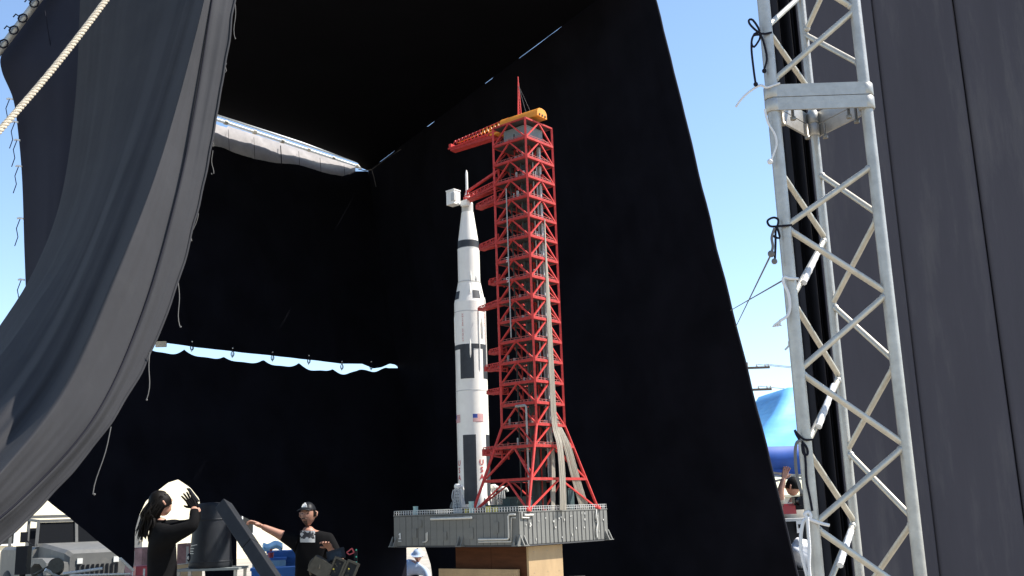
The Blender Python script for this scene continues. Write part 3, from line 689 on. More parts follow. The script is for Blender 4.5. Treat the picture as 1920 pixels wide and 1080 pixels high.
# counterweight housing with rounded top
prof = [(-.085, .035), (.085, .035), (.085, .085), (.07, .112), (.045, .128), (0, .134), (-.045, .128), (-.07, .112), (-.085, .085)]
mb = MB(); pf = [cp(-.265, y, z) for y, z in prof]; mb.prism(pf[::-1], cx * .50); cbuild('housing', mb, m_orange)
mb = MB()
for y in (-.05, 0, .05): mb.box(cp(-.268, y, .055), (.014, .014, .02))
cbuild('vent', mb, m_platd)
JL = 1.0; N = 15
for y in (-.055, .055):
    for z0 in (.035,):
        mb = MB(); mb.bar(cp(.0, y, .030), cp(JL, y * .8, -.01), .014, .016); cbuild('jib_chord', mb, m_orange if y < 0 else m_red)
for y in (-.045, .045):
    mb = MB(); mb.bar(cp(.15, y, .125), cp(JL - .08, y * .7, .060), .009); cbuild('jib_chord', mb, m_orange if y < 0 else m_red)
lat = MB()
for i in range(N):
    t0 = .16 + (JL - .24) * i / N; t1 = .16 + (JL - .24) * (i + 1) / N
    for s in (-1, 1):
        zb = lambda t: .030 - .025 * t / JL + .01; ztop = lambda t: .125 - .065 * (t - .15) / (JL - .23)
        mb = MB(); mb.bar(cp(t0, s * .052, zb(t0)), cp((t0 + t1) / 2, s * .044, ztop((t0 + t1) / 2)), .0065); mb.bar(cp((t0 + t1) / 2, s * .044, ztop((t0 + t1) / 2)), cp(t1, s * .052, zb(t1)), .0065)
        cbuild('jib_lacing', mb, m_orange if i < 7 else m_red)
mb = MB(); mb.bar(cp(JL - .03, -.05, .02), cp(JL - .03, .05, .02), .03, .04); cbuild('jib_tip', mb, m_red)
mb = MB(); mb.box((0, 0, 0), (JL * .62, .09, .04), 0, Matrix((cx, cy, V(0, 0, 1))).transposed()); o = mb.build('jib_keel', m_redd, crane); o.location = cp(JL * .66, 0, -.022); o.rotation_euler = (0, 0, 0)
mb = MB(); mb.box((0, 0, 0), (.40, .11, .05), 0, Matrix((cx, cy, V(0, 0, 1))).transposed()); o = mb.build('jib_keel', m_orange, crane); o.location = cp(.20, 0, .012)
# mast with stays
mp = cp(.03, 0, .12); mb = MB(); mh = .46
for a in range(3):
    an = a * 2.0944 + .4; mb.bar(mp + V(.022 * math.cos(an), .022 * math.sin(an), 0), mp + V(.003 * math.cos(an), .003 * math.sin(an), mh * .86), .0065)
mb.bar(mp + V(0, 0, mh * .8), mp + V(0, 0, mh), .008); cbuild('mast', mb, m_red)
mb = MB()
for i in range(12):
    z0 = mh * .86 * i / 12; r0 = .022 * (1 - i / 13)
    for a in range(3):
        an = a * 2.0944 + .4; a2 = an + 2.0944; z1 = mh * .86 * (i + 1) / 12
        mb.bar(mp + V(r0 * math.cos(an), r0 * math.sin(an), z0), mp + V(r0 * math.cos(a2), r0 * math.sin(a2), z1), .0035)
o = cbuild('mast_lacing', mb, m_red); o['kind'] = 'stuff'
for y in (-.05, .06):
    mb = MB(); mb.tube([mp + V(0, 0, mh * .8), cp(-.10, y, .12)], .0016, 5); cbuild('stay_wire', mb, m_string)

# ---- swing arms
def swing_arm(z, L, h, wdt=.07, v0=-.05, tilt=0.0, skew=0.0, boom=False, name='swing_arm'):
    root = None
    a0 = V(-HWT + .02, v0, z)
    def q(t, y, zz): return a0 + V(-t * (L + .02), y + skew * t, zz + tilt * t)
    mb = MB()
    mb.bar(q(0, -wdt / 2, 0), q(1, -wdt / 2, 0), .011, .016); mb.bar(q(0, wdt / 2, 0), q(1, wdt / 2, 0), .011, .016)
    mb.bar(q(0, 0, -.004), q(1, 0, -.004), wdt, .006)
    mb.bar(q(0, -wdt / 2, -h * .6), q(.85, -wdt / 2, -.004), .010); mb.bar(q(0, wdt / 2, -h * .6), q(.85, wdt / 2, -.004), .010)
    root = mb.build(name, m_redd, tower)
    n = max(3, int(L / .035))
    for s in (-1, 1):
        mb = MB()
        mb.bar(q(0, s * wdt / 2, h), q(1, s * wdt / 2, h), .008)
        for i in range(n + 1): mb.bar(q(i / n, s * wdt / 2, 0), q(i / n, s * wdt / 2, h), .0055)
        for i in range(n):
            if i % 2: mb.bar(q(i / n, s * wdt / 2, 0), q((i + 1) / n, s * wdt / 2, h), .005)
            else: mb.bar(q(i / n, s * wdt / 2, h), q((i + 1) / n, s * wdt / 2, 0), .005)
        o = mb.build('side_lattice', m_red, root); o['kind'] = 'stuff'
    for i in range(5):
        mb = MB(); t = random.uniform(.3, 1.0); hh = random.uniform(.012, .03)
        mb.box(q(t, random.uniform(-.02, .02), hh / 2), (random.uniform(.01, .025), .018, hh)); mb.build('fitting', random.choice((m_gear, m_redd, m_redd)), root)
    mb = MB(); mb.box(q(1, 0, h * .35), (.03, wdt * 1.15, h * .9)); mb.build('end_frame', m_redd, root)
    mb = MB()
    for s in (-1, 1): mb.bar(q(.02, s * wdt * .5, -h * .8), q(.02, s * wdt * .5, h * 1.5), .014)
    mb.build('hinge_post', m_redd, root)
    if boom:
        mb = MB(); mb.bar(q(0, -.01, h + .11), q(.96, -.01, h + .052), .022, .024); mb.bar(q(.96, -.01, h + .05), q(.96, -.01, h), .014); mb.bar(q(0, -.01, h + .02), q(0, -.01, h + .12), .016); mb.build('boom', m_red, root)
    return root
def za(px, py, v0=-.05): return (at(px, py, W(TU - HWT - .1, v0).y).z - ZP - .007)
swing_arm(za(925, 357), .56, .055, .075, v0=-.16, tilt=-.02, skew=.12, boom=True)
swing_arm(za(925, 384), .34, .05, .07, v0=-.19, tilt=-.005, skew=.1)
swing_arm(za(925, 462), .33, .055, .07, v0=-.17, skew=.1)
swing_arm(za(928, 537), .12, .055, .07, v0=-.17)
swing_arm(za(930, 574), .37, .035, .07, v0=-.17, skew=.10, tilt=-.01)
swing_arm(za(935, 664), .19, .045, .07, v0=-.17, skew=.05)
swing_arm(za(935, 694), .25, .055, .08, v0=-.17, skew=.05)
swing_arm(za(935, 738), .23, .04, .08, v0=-.17, skew=.05)
swing_arm(za(940, 852), .30, .075, .10, v0=-.20, skew=.08)

# ---- cable bundles down the sunlit face
def bundle(paths, n, spread, r, label):
    root = None; mb = MB()
    for k in range(n):
        o = (k / (n - 1) - .5) if n > 1 else 0
        pts = [V(HWT + du + random.uniform(-.002, .002), dv + o * sp, z) for du, dv, z, sp in paths]
        mb.tube(smooth_path(pts, 26), r * random.uniform(.8, 1.2), 6)
    b_ = mb.build('cable_bundle', m_cable, tower); b_['label'] = label; b_['kind'] = 'stuff'
ztb = za(1020, 470)
bundle([(.012, .02, lev[13], .006), (.016, .015, lev[11], .02), (.018, .02, lev[8], .06), (.022, .02, lev[5], .07), (.03, .02, lev[3], .075), (.10, .0, lev[2], .08), (.145, -.04, lev[1], .085), (.17, -.08, 0.0, .09)], 8, .06, .0046, 'pale cable bundle hanging straight down the sunlit face')
bundle([(-.06, .09, lev[11], .012), (-.06, .10, lev[7], .03), (-.04, .10, lev[4], .04), (.0, .12, lev[3], .07), (.06, .17, lev[2], .11), (.08, .26, lev[1], .13), (.10, .36, 0.0, .14)], 9, .06, .0046, 'pale cable bundle fanning out to the far side')
bundle([(-.05, .02, lev[3], .03), (-.03, .05, lev[2], .04), (-.01, .02, lev[1], .05), (.0, -.02, 0, .05)], 6, .05, .005, 'short cable bundle inside the tower base')

# ---- rocket
RU = -.345
rk = thing('rocket_model', W(RU, 0, .007), 'white model rocket with black bands standing beside the red tower', 'rocket', rz=0)
RW = rk.location
def zr_(py): return at(interp([(320, 870), (960, 888)], py), py, RW.y).z - RW.z
rS = .168; r3 = .119
def band(prof, name, m, parent=rk, n=56):
    mb = MB(); mb.lathe(prof, (0, 0, 0), n); return mb.build(name, m, parent)
zb0 = .055
zS1 = zr_(735); zi = zr_(588); zt0 = zr_(569); zt1 = zr_(533); zb_ = zr_(468); zb2 = zr_(454); zc = zr_(399); zsm = zr_(384); zcm = zr_(368)
first = band([(rS * .94, zb0), (rS * .97, zb0 + .03), (rS, zb0 + .10), (rS, zS1)], 'first_stage', m_whiterk)
band([(rS + .0015, zS1), (rS + .003, zS1 + .004), (rS + .0015, zS1 + .008)], 'joint_ring', m_greyrk, first)
second = band([(rS - .0003, zS1 + .001), (rS - .0003, zt0)], 'second_stage', m_whiterk)
band([(rS + .0012, zi), (rS + .002, zi + .004), (rS + .0012, zi + .008)], 'joint_ring', m_greyrk, second)
band([(rS - .001, zt0), (r3 + .006, zt1 - .004), (r3 + .006, zt1)], 'tapered_interstage', m_whiterk)
third = band([(r3, zt1 - .002), (r3, zb_)], 'third_stage', m_whiterk)
band([(r3 + .006, zt1 + .012), (r3 + .004, zt1 + .02)], 'joint_ring', m_greyrk, third)
band([(r3 - .004, zb_ - .001), (r3 - .004, zb2)], 'instrument_band', m_blackrk)
band([(r3 - .003, zb_ - .003), (r3 + .002, zb_), (r3 - .003, zb_ + .005)], 'joint_ring', m_greyrk, third)
band([(r3 - .010, zb2 - .001), (r3 - .012, zb2 + .03), (.066, zc)], 'adapter_cone', m_whiterk)
band([(.063, zc - .001), (.063, zsm)], 'service_module', m_greyrk)
band([(.064, zsm - .004), (.062, zsm + .004), (.012, zcm + .055)], 'capsule', m_whiterk)
ze = zr_(319)
mb = MB()
for a in range(4):
    an = a * math.pi / 2 + .5; mb.bar(V(.03 * math.cos(an), .03 * math.sin(an), zcm + .02), V(.012 * math.cos(an), .012 * math.sin(an), zr_(357)), .005)
mb.build('escape_tower_frame', m_redd, rk)
band([(.016, zr_(359)), (.016, zr_(356)), (.0135, zr_(354)), (.0135, zr_(325)), (.004, ze)], 'escape_tower', m_whiterk, n=16)
# white room box around the capsule
wr = MB(); c = at(850, 372, RW.y - .06) - RW; Mw = Matrix.Rotation(RZ, 3, 'Z')
wr.box(c, (.115, .10, .155), 0, Mw); wr.box(c + V(0, 0, .082), (.125, .11, .012), 0, Mw); o = wr.build('white_room', m_whiterk); o.parent = tower; tower_inv = (Matrix.Translation(tower.location) @ Matrix.Rotation(RZ, 4, 'Z')).inverted()
o.matrix_local = tower_inv @ Matrix.Translation(RW)
mb = MB(); mb.box(c + V(.005, -.06, 0), (.05, .03, .09), 0, Mw); x_ = mb.build('doorway', m_greyrk, o)
wr2 = MB(); wr2.box(at(872, 381, RW.y - .09) - RW, (.09, .05, .06), 0, Mw); x2 = wr2.build('access_floor', m_whiterk, o)
# decals: curved patches a little proud of the skin. angle 0 = facing the camera, + to the right
faz = math.atan2(-RW.y, -RW.x)
def ang(deg): return faz + R(deg)
def patch(a0, a1, z0, z1, rf, off, name, m, parent, n=8, nv=1):
    mb = MB()
    mb.grid(lambda u, v: V((rf(lerp(z0, z1, v)) + off) * math.cos(ang(lerp(a0, a1, u))), (rf(lerp(z0, z1, v)) + off) * math.sin(ang(lerp(a0, a1, u))), lerp(z0, z1, v)), n, nv)
    return mb.build(name, m, parent)
cyl = lambda z: rS
tap = lambda z: lerp(rS, r3 + .006, min(1, max(0, (z - zt0) / (zt1 - zt0))))
for k in range(4):
    a = -15 + 90 * k
    patch(a - 23, a + 25, zr_(945), zr_(817), cyl, .0018, 'black_panel', m_blackrk, first)
    patch(a - 27, a + 25, zr_(713), zr_(650), cyl, .0018, 'black_panel', m_blackrk, second)
    patch(a - 55, a + 44, zr_(658), zr_(649), cyl, .0026, 'black_panel', m_blackrk, second)
    patch(a - 62, a - 30, zr_(564), zr_(549), tap, .0022, 'black_panel', m_blackrk, second)
    # flags beside the panels
    fa = 21 + 90 * k; fz0, fz1 = zr_(793), zr_(779); w_ = 20
    fl = MB()
    for i in range(13):
        for u0, u1 in ((0, .42), (.42, 1)):
            mi = 2 if (u0 == 0 and i >= 6) else (0 if i % 2 == 0 else 1)
            zA, zB = lerp(fz0, fz1, i / 13), lerp(fz0, fz1, (i + 1) / 13)
            fl.grid(lambda u, v: V((rS + .0026) * math.cos(ang(fa - w_ + 2 * w_ * lerp(u0, u1, u))), (rS + .0026) * math.sin(ang(fa - w_ + 2 * w_ * lerp(u0, u1, u))), lerp(zA, zB, v)), 4, 1, mi)
    fl.build('flag', [m_redlet, m_flagwhite, m_flagblue], first)
def wrap_text(txt, deg, zc_, size, rad, m, name, parent, vertical=True, pitch=None):
    for i, ch in enumerate(txt):
        if ch == ' ': continue
        cu = bpy.data.curves.new('t', 'FONT'); cu.body = ch; cu.size = size; cu.align_x = 'CENTER'; cu.align_y = 'CENTER'; cu.resolution_u = 2; cu.offset = size * .018
        ob = bpy.data.objects.new('t', cu); COL.objects.link(ob); dg = bpy.context.evaluated_depsgraph_get()
        me = bpy.data.meshes.new_from_object(ob.evaluated_get(dg)); bpy.data.objects.remove(ob); bpy.data.curves.remove(cu)
        me.name = name
        for v in me.vertices:
            x, y = v.co.x, v.co.y; a = ang(deg) + x / rad
            v.co = V(rad * math.cos(a), rad * math.sin(a), zc_ - i * (pitch or size) + y)
        me.materials.clear(); me.materials.append(m); link(name, me, parent)
for k in range(4):
    wrap_text('USA', 29 + 90 * k, zr_(869), .076, rS + .003, m_redlet, 'letter', first, pitch=.074)
wrap_text('UNITED STATES', -28, zr_(594), .024, rS + .003, m_redlet, 'letter', second, pitch=.0235); wrap_text('UNITED STATES', 62, zr_(594), .024, rS + .003, m_redlet, 'letter', second, pitch=.0235)
# conduits along the skin
for deg, y0, y1, r in ((33, 700, 580, .006), (48, 640, 600, .014), (-2, 675, 640, .008), (70, 700, 560, .008), (-72, 650, 590, .008)):
    mb = MB(); pts = [V((rS + .003) * math.cos(ang(deg)), (rS + .003) * math.sin(ang(deg)), z) for z in (zr_(y0), zr_(y0 - 8), zr_(y1 + 8), zr_(y1))]
    mb.tube(pts, [r * .2, r, r, r * .2], 8); mb.build('fairing', m_whiterk, second)
for deg, y0, y1 in ((8, 530, 512), (40, 532, 520)):
    mb = MB(); rr = r3 + .004; mb.tube([V(rr * math.cos(ang(deg)), rr * math.sin(ang(deg)), z) for z in (zr_(y0), zr_(y0 - 5), zr_(y1))], [.004, .012, .002], 8); mb.build('fairing', m_whiterk, third)
for deg in (3, 60):
    mb = MB(); mb.tube([V(tap(z) * math.cos(ang(deg)), tap(z) * math.sin(ang(deg)), z) for z in (zr_(556), zr_(550), zr_(536))], [.002, .013, .003], 8); mb.build('fairing', m_whiterk, second)
# fins, engine fairings, bells
for k in range(4):
    a = ang(-62 + 90 * k); d = V(math.cos(a), math.sin(a), 0); t_ = V(-d.y, d.x, 0)
    mb = MB(); pr_ = [d * rS * .95 + V(0, 0, zb0 + .14), d * (rS + .10) + V(0, 0, zb0 + .055), d * (rS + .115) + V(0, 0, zb0 + .02), d * (rS + .115) + V(0, 0, zb0), d * rS * .95 + V(0, 0, zb0)]
    mb.prism([p - t_ * .006 for p in pr_], t_ * .012); mb.build('fin', m_mchn, first)
    mb = MB(); c0 = d * (rS * .93); mb.lathe([(.085, zb0), (.075, zb0 + .06), (.012, zb0 + .22), (.002, zb0 + .235)], c0, 20); mb.build('engine_fairing', m_whiterk, first)
    mb = MB(); mb.lathe([(.058, .0), (.05, .03), (.03, zb0 + .01)], d * (rS * .7), 16); mb.build('engine_bell', m_platd, first)
mb = MB(); mb.lathe([(.058, .0), (.05, .03), (.03, zb0 + .01)], (0, 0, 0), 16); mb.build('engine_bell', m_platd, first)
# tail service masts on the platform
def mast(px, py_top, dv, label):
    base = at(px, 958, RW.y + dv); base.z = ZP + .007; h = at(px, py_top, RW.y + dv).z - base.z
    root = thing('tail_service_mast', base, label, 'service mast')
    mb = MB(); mb.box((0, 0, h * .09), (.085, .08, h * .18)); mb.box((0, 0, h * .22), (.06, .06, h * .1)); mb.build('base_block', m_greyrk, root)
    mb = MB(); mb.prism([(-.05, -.03, h * .18), (.045, -.03, h * .18), (.030, -.03, h * .84), (-.022, -.03, h * .84)], (0, .06, 0)); mb.build('mast_body', m_gear, root)
    mb = MB()
    for i in range(6):
        z0 = h * (.2 + .11 * i); x_ = .045 - .004 * i
        mb.bar((-x_, -.036, z0), (x_, -.036, z0 + h * .10), .008); mb.bar((x_, -.036, z0), (-x_, -.036, z0 + h * .10), .008)
        mb.bar((-x_, -.036, z0), (-x_ + .004, -.036, z0 + h * .11), .008); mb.bar((x_, -.036, z0), (x_ - .004, -.036, z0 + h * .11), .008)
    o = mb.build('lattice', m_whiterk, root); o['kind'] = 'stuff'
    mb = MB(); mb.lathe([(.02, h * .82), (.036, h * .86), (.036, h * .95), (.024, h)], (.006, 0, 0), 14); mb.tube([(.006, 0, h * .93), (.05, 0, h * .90), (.06, .02, h * .8)], .012, 8); mb.build('hood', m_whiterk, root)
    for i in range(4):
        mb = MB(); mb.tube(smooth_path([V(-.035 + .02 * i, -.04, h * .8), V(-.05 + .025 * i, -.052, h * .55), V(-.03 + .02 * i, -.046, h * .3), V(-.04 + .03 * i, -.05, h * .04)], 12), .006, 6); mb.build('hose', m_greyrk, root)
    return root
mast(858, 907, -.24, 'pale grey service mast at the rocket base, nearest the fin')
mast(925, 908, .12, 'white service mast between the rocket and the tower legs')
mast(942, 912, .05, 'white service mast with round hood partly behind a red brace')

# ---- wooden supports under the platform
cr = thing('support_crate', W(.30, -.23, -ZP).xy.to_3d(), 'shade-darkened brown plywood support crate with a tan end board under the platform', 'crate', rz=RZ)
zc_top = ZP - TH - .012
mb = MB(); mb.box((-.225, .225, zc_top / 2), (.44, .44, zc_top - .002)); mb.build('box_body', m_plyshade, cr)
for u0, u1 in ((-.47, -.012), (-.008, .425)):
    mb = MB(); mb.box(((u0 + u1) / 2, -.245, zc_top * .5), (u1 - u0, .018, zc_top - .004)); mb.build('side_board', m_plyshade, cr)
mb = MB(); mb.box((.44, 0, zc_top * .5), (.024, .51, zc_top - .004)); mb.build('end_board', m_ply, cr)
for v in (-.18, .02, .19):
    for z in (zc_top - .05, zc_top - .24): 
        mb = MB(); mb.lathe([(.004, 0), (.004, .002)], (0, 0, 0), 8); o = mb.build('screw', m_bolt, cr); o.location = (.4525, v, z); o.rotation_euler = (0, math.pi / 2, 0)
lb = thing('support_crate', W(.16, -.53, -ZP).xy.to_3d(), 'low tan plywood box standing in front of the brown crate', 'crate', rz=RZ)
zl_ = at(920, 1066, W(.16, -.53).y).z
mb = MB(); mb.box((0, 0, zl_ / 2), (1.0, .04, zl_)); mb.build('front_board', m_ply, lb)
mb = MB(); mb.box((-.1, .016 + .03, zl_ - .012), (.72, .05, .018)); mb.build('top_board', m_ply, lb)

# ================================================================== people
def skin_mesh(nodes, edges):
    names = list(nodes); idx = {n: i for i, n in enumerate(names)}
    me = bpy.data.meshes.new('skel'); me.from_pydata([nodes[n][0] for n in names], [(idx[a], idx[b]) for a, b in edges], [])
    ob = bpy.data.objects.new('skel', me); COL.objects.link(ob)
    md = ob.modifiers.new('s', 'SKIN'); md.use_smooth_shade = True
    for i, n in enumerate(names):
        r = nodes[n][1]; me.skin_vertices[0].data[i].radius = r if isinstance(r, tuple) else (r, r)
    me.skin_vertices[0].data[0].use_root = True
    sb = ob.modifiers.new('u', 'SUBSURF'); sb.levels = 2; sb.render_levels = 2
    dg = bpy.context.evaluated_depsgraph_get(); out = bpy.data.meshes.new_from_object(ob.evaluated_get(dg))
    bpy.data.objects.remove(ob); bpy.data.meshes.remove(me)
    return out
def seg_dist(p, a, b):
    d = b - a; t = max(0, min(1, (p - a).dot(d) / max(1e-9, d.dot(d)))); return (p - a - d * t).length, t
def head_into(mb, c, fwd, up, mi_skin, s=1.0):
    f = fwd.normalized(); side = f.cross(up).normalized(); u = side.cross(f)
    base = len(mb.v); n, m = 28, 20
    for i in range(m + 1):
        th = math.pi * i / m
        for j in range(n):
            ph = 2 * math.pi * j / n
            x = math.sin(th) * math.cos(ph); y = math.sin(th) * math.sin(ph); z = math.cos(th)     # x forward, y side
            w_ = .076; dp = .098; h_ = .118
            jaw = max(0, -z); wy = w_ * (1 - .34 * jaw ** 1.6); dx = dp * (1 - .12 * jaw)
            X, Y_, Z = x * dx, y * wy, z * h_
            if x > .5:
                ny = abs(y); 
                nose = math.exp(-(y / .15) ** 2) * math.exp(-((z + .12) / .20) ** 2); X += .026 * nose * x
                sock = math.exp(-((ny - .40) / .17) ** 2) * math.exp(-((z - .08) / .13) ** 2); X -= .014 * sock
                brow = math.exp(-((z - .27) / .10) ** 2) * math.exp(-(y / .6) ** 2); X += .006 * brow
                lip = math.exp(-(y / .3) ** 2) * math.exp(-((z + .52) / .08) ** 2); X += .007 * lip
                chin = math.exp(-(y / .35) ** 2) * math.exp(-((z + .85) / .15) ** 2); X += .014 * chin
            mb.v.append(c + (f * X + side * Y_ + u * Z) * s)
    for i in range(m):
        for j in range(n):
            mb.f.append([base + i * n + j, base + (i + 1) * n + j, base + (i + 1) * n + (j + 1) % n, base + i * n + (j + 1) % n]); mb.mi.append(mi_skin); mb.sm.append(True)
    for sg in (-1, 1):
        o = c + (side * sg * .078 - f * .008 + u * .0) * s
        mb.tube([o + u * .032 * s, o + (side * sg * .016 + u * .02 - f * .006) * s, o + (side * sg * .014 - u * .015) * s, o - u * .032 * s], [.006, .011, .010, .006], 7, mi_skin)
    return f, side, u
def hand_into(mb, wr, d, palm_n, mi, curl=.35, side=1, splay=.12, s=1.0):
    d = d.normalized(); pn = (palm_n - d * palm_n.dot(d)).normalized(); sd_ = d.cross(pn).normalized() * side
    # palm as a flat rounded slab
    L = .095 * s
    for k in range(4):
        off = (k - 1.5) * .019 * s
        mb.tube([wr + sd_ * off * .55, wr + d * L * .5 + sd_ * off * .95, wr + d * L + sd_ * off], [.017 * s, .0165 * s, .012 * s], 8, mi)
    for k, ln in enumerate((.070, .080, .076, .060)):
        off = (k - 1.5) * .021 * s; p = wr + d * L + sd_ * off; dd = (d + sd_ * splay * (k - 1.5)).normalized(); pts = [p]
        c_ = 0
        for q in range(3):
            c_ += curl * (.5 + .5 * q); v = dd * math.cos(c_) + pn * math.sin(c_); p = p + v * ln * s * (.45, .32, .26)[q]; pts.append(p)
        mb.tube(pts, [.0105 * s, .0098 * s, .009 * s, .006 * s], 7, mi)
    p = wr + d * L * .25 - sd_ * .034 * s; td = (d * .62 - sd_ * .62 + pn * .45).normalized()
    mb.tube([wr + d * L * .12 - sd_ * .015 * s, p, p + td * .035 * s, p + td * .035 * s + (td + d * .5).normalized() * .03 * s], [.014 * s, .014 * s, .012 * s, .007 * s], 7, mi)
def person(loc, J, fwd, up, label, cols, zone, hands, head_s=1.0, curl=.35, palm=None):
    # J: world joints. cols: list of materials, index 0 skin. zone(bone, t) -> material index
    root = thing('person', V(loc[0], loc[1], 0), label, 'person')
    o = root.location
    nd = {k: (tuple(Vector(p) - o), r) for k, (p, r) in J.items()}
    ed = [('pelvis', 'spine'), ('spine', 'chest'), ('chest', 'neck'), ('neck', 'throat')]
    for s in 'LR':
        ed += [('chest', 'sh' + s), ('sh' + s, 'el' + s), ('el' + s, 'wr' + s), ('pelvis', 'hip' + s), ('hip' + s, 'kn' + s), ('kn' + s, 'an' + s), ('an' + s, 'to' + s)]
    me = skin_mesh(nd, ed)
    P = {k: Vector(v[0]) for k, v in nd.items()}
    mb = MB(); mb.v = [v.co.copy() for v in me.vertices]
    for f in me.polygons:
        c = f.center; best = min(((seg_dist(c, P[a], P[b]), (a, b)) for a, b in ed), key=lambda q: q[0][0])
        mb.f.append(list(f.vertices)); mb.mi.append(zone(best[1], best[0][1], c)); mb.sm.append(True)
    bpy.data.meshes.remove(me)
    hc = P['head'] if 'head' in P else P['throat'] + V(0, 0, .12)
    hd = head_into(mb, hc, Vector(fwd), Vector(up), 0, head_s)
    for s, on in zip('LR', hands):
        if on:
            d = P['wr' + s] - P['el' + s]; hand_into(mb, P['wr' + s] - d.normalized() * .01, on[0] if on[0] else d, on[1], on[3] if len(on) > 3 else 0, on[2] if len(on) > 2 else curl, 1 if s == 'L' else -1)
    body = mb.build('body', cols, root)
    return root, P, hc, hd
def legs(J, x, y, hz=.93, f=V(0, -1, 0), sd=V(1, 0, 0), r=1.0):
    b = V(x, y, 0)
    for s, k in (('L', 1), ('R', -1)):
        J['hip' + s] = (b + sd * .10 * k + V(0, 0, hz - .04), .095 * r); J['kn' + s] = (b + sd * .12 * k + f * .02 + V(0, 0, .50), .068 * r)
        J['an' + s] = (b + sd * .13 * k + V(0, 0, .09), .045 * r); J['to' + s] = (b + sd * .15 * k + f * .17 + V(0, 0, .045), .040 * r)

# --- man in black T-shirt and cap, facing the camera
DM = 11.0; mh_ = at(577, 970, DM)
x, y = mh_.x + .02, DM + .04
J = {'pelvis': (V(x, y, .96), .125), 'spine': (V(x, y, 1.13), .135), 'chest': (V(x, y, 1.36), .135), 'neck': (V(mh_.x, y - .005, 1.53), .062), 'throat': (V(mh_.x, y - .03, 1.60), .058), 'head': (mh_, .01)}
legs(J, x, y)
J['shR'] = (V(x - .20, y, 1.45), .082); J['elR'] = (at(522, 1001, DM + .02), .050); J['wrR'] = (at(489, 986, DM - .02), .030)
J['shL'] = (V(x + .20, y, 1.44), .082); J['elL'] = (V(x + .33, y - .06, 1.19), .052); J['wrL'] = (at(617, 1026, DM - .35), .031)
edh = J.pop('head')
def zone_tee(b, t, c):
    if b[0][:2] == 'sh' and b[1][:2] == 'el': return 1 if t < .72 else 0
    if b[0][:2] == 'el': return 0
    if b == ('neck', 'throat') and t > .0: return 0
    if b[0] == 'pelvis' and b[1][:3] == 'hip' or b[0][:3] == 'hip' or b[0][:2] == 'kn': return 2
    if b[0][:2] == 'an': return 3
    return 1
def set_head(J, head): 
    # keep throat right under the head
    J['throat'] = (Vector(head) - V(0, 0, .10), J['throat'][1]); return J
J = set_head(J, mh_ + V(0, .015, .01))
man, P, hc, (hf, hs, hu) = person((x, y), J, V(-.18, -1, .02), V(0, .06, 1), 'man in black printed T-shirt and dark cap, one arm stretched out', [m_skind, m_tee, m_jeans, m_darker], zone_tee, [(None, V(0, 0, -1), .3), (None, V(0, -.3, -1), .5)])
def H(f, s, u): return hc + hf * f + hs * s + hu * u
def shell(hc, hf, hs, hu, th0, th1, r, ph0=0, ph1=2 * math.pi, n=24, m=8, jag=0):
    mb = MB()
    def Q(a, b):
        ph = lerp(ph0, ph1, a); th = lerp(th0, th1, b); z = math.cos(th); jaw = max(0, -z)
        k = 1 + jag * noise.noise(V(ph * 4, th * 6, 1))
        return hc + (hf * math.sin(th) * math.cos(ph) * r[0] * (1 - .12 * jaw) + hs * math.sin(th) * math.sin(ph) * r[1] * (1 - .30 * jaw) + hu * z * r[2]) * k
    mb.grid(Q, n, m); return mb
cap = shell(hc, hf, hs, hu, 0, 1.22, (.108, .088, .130)); cp_ = cap.build('cap', m_darker, man)
mb = MB(); mb.grid(lambda a, b: H(.085 + .085 * b * math.cos((a - .5) * 2.2), lerp(-.075, .075, a), .052 + .012 * math.cos((a - .5) * 3) - .018 * b), 12, 5); solid(mb.build('peak', m_darker, cp_), .006)
mb = MB(); mb.prism([H(.103, -.030, .072), H(.103, .030, .072), H(.098, .022, .098), H(.080, 0, .122), H(.098, -.022, .098)], hf * .006); mb.build('emblem', m_white, cp_)
mb = shell(hc, hf, hs, hu, 2.08, 2.9, (.112, .082, .130), -.42, .42, 14, 8, .06); mb.build('beard', m_beard, man)
mb = MB(); mb.tube([H(.112, -.032, -.052), H(.120, -.015, -.044), H(.122, 0, -.043), H(.120, .015, -.044), H(.112, .032, -.052)], [.005, .008, .008, .008, .005], 7); mb.build('moustache', m_beard, man)
mb = shell(hc, hf, hs, hu, .9, 1.75, (.102, .083, .122), 1.25, 2 * math.pi - 1.25, 20, 6, .03); mb.build('hair', m_hair, man)
for sg in (-1, 1):
    mb = MB(); mb.ball(H(.080, sg * .031, .010), (.012, .008, .006), 8, 6); mb.build('eye', m_darker, man)
    mb = MB(); mb.tube([H(.094, sg * .015, .030), H(.092, sg * .032, .035), H(.078, sg * .05, .029)], .005, 6); mb.build('eyebrow', m_beard, man)
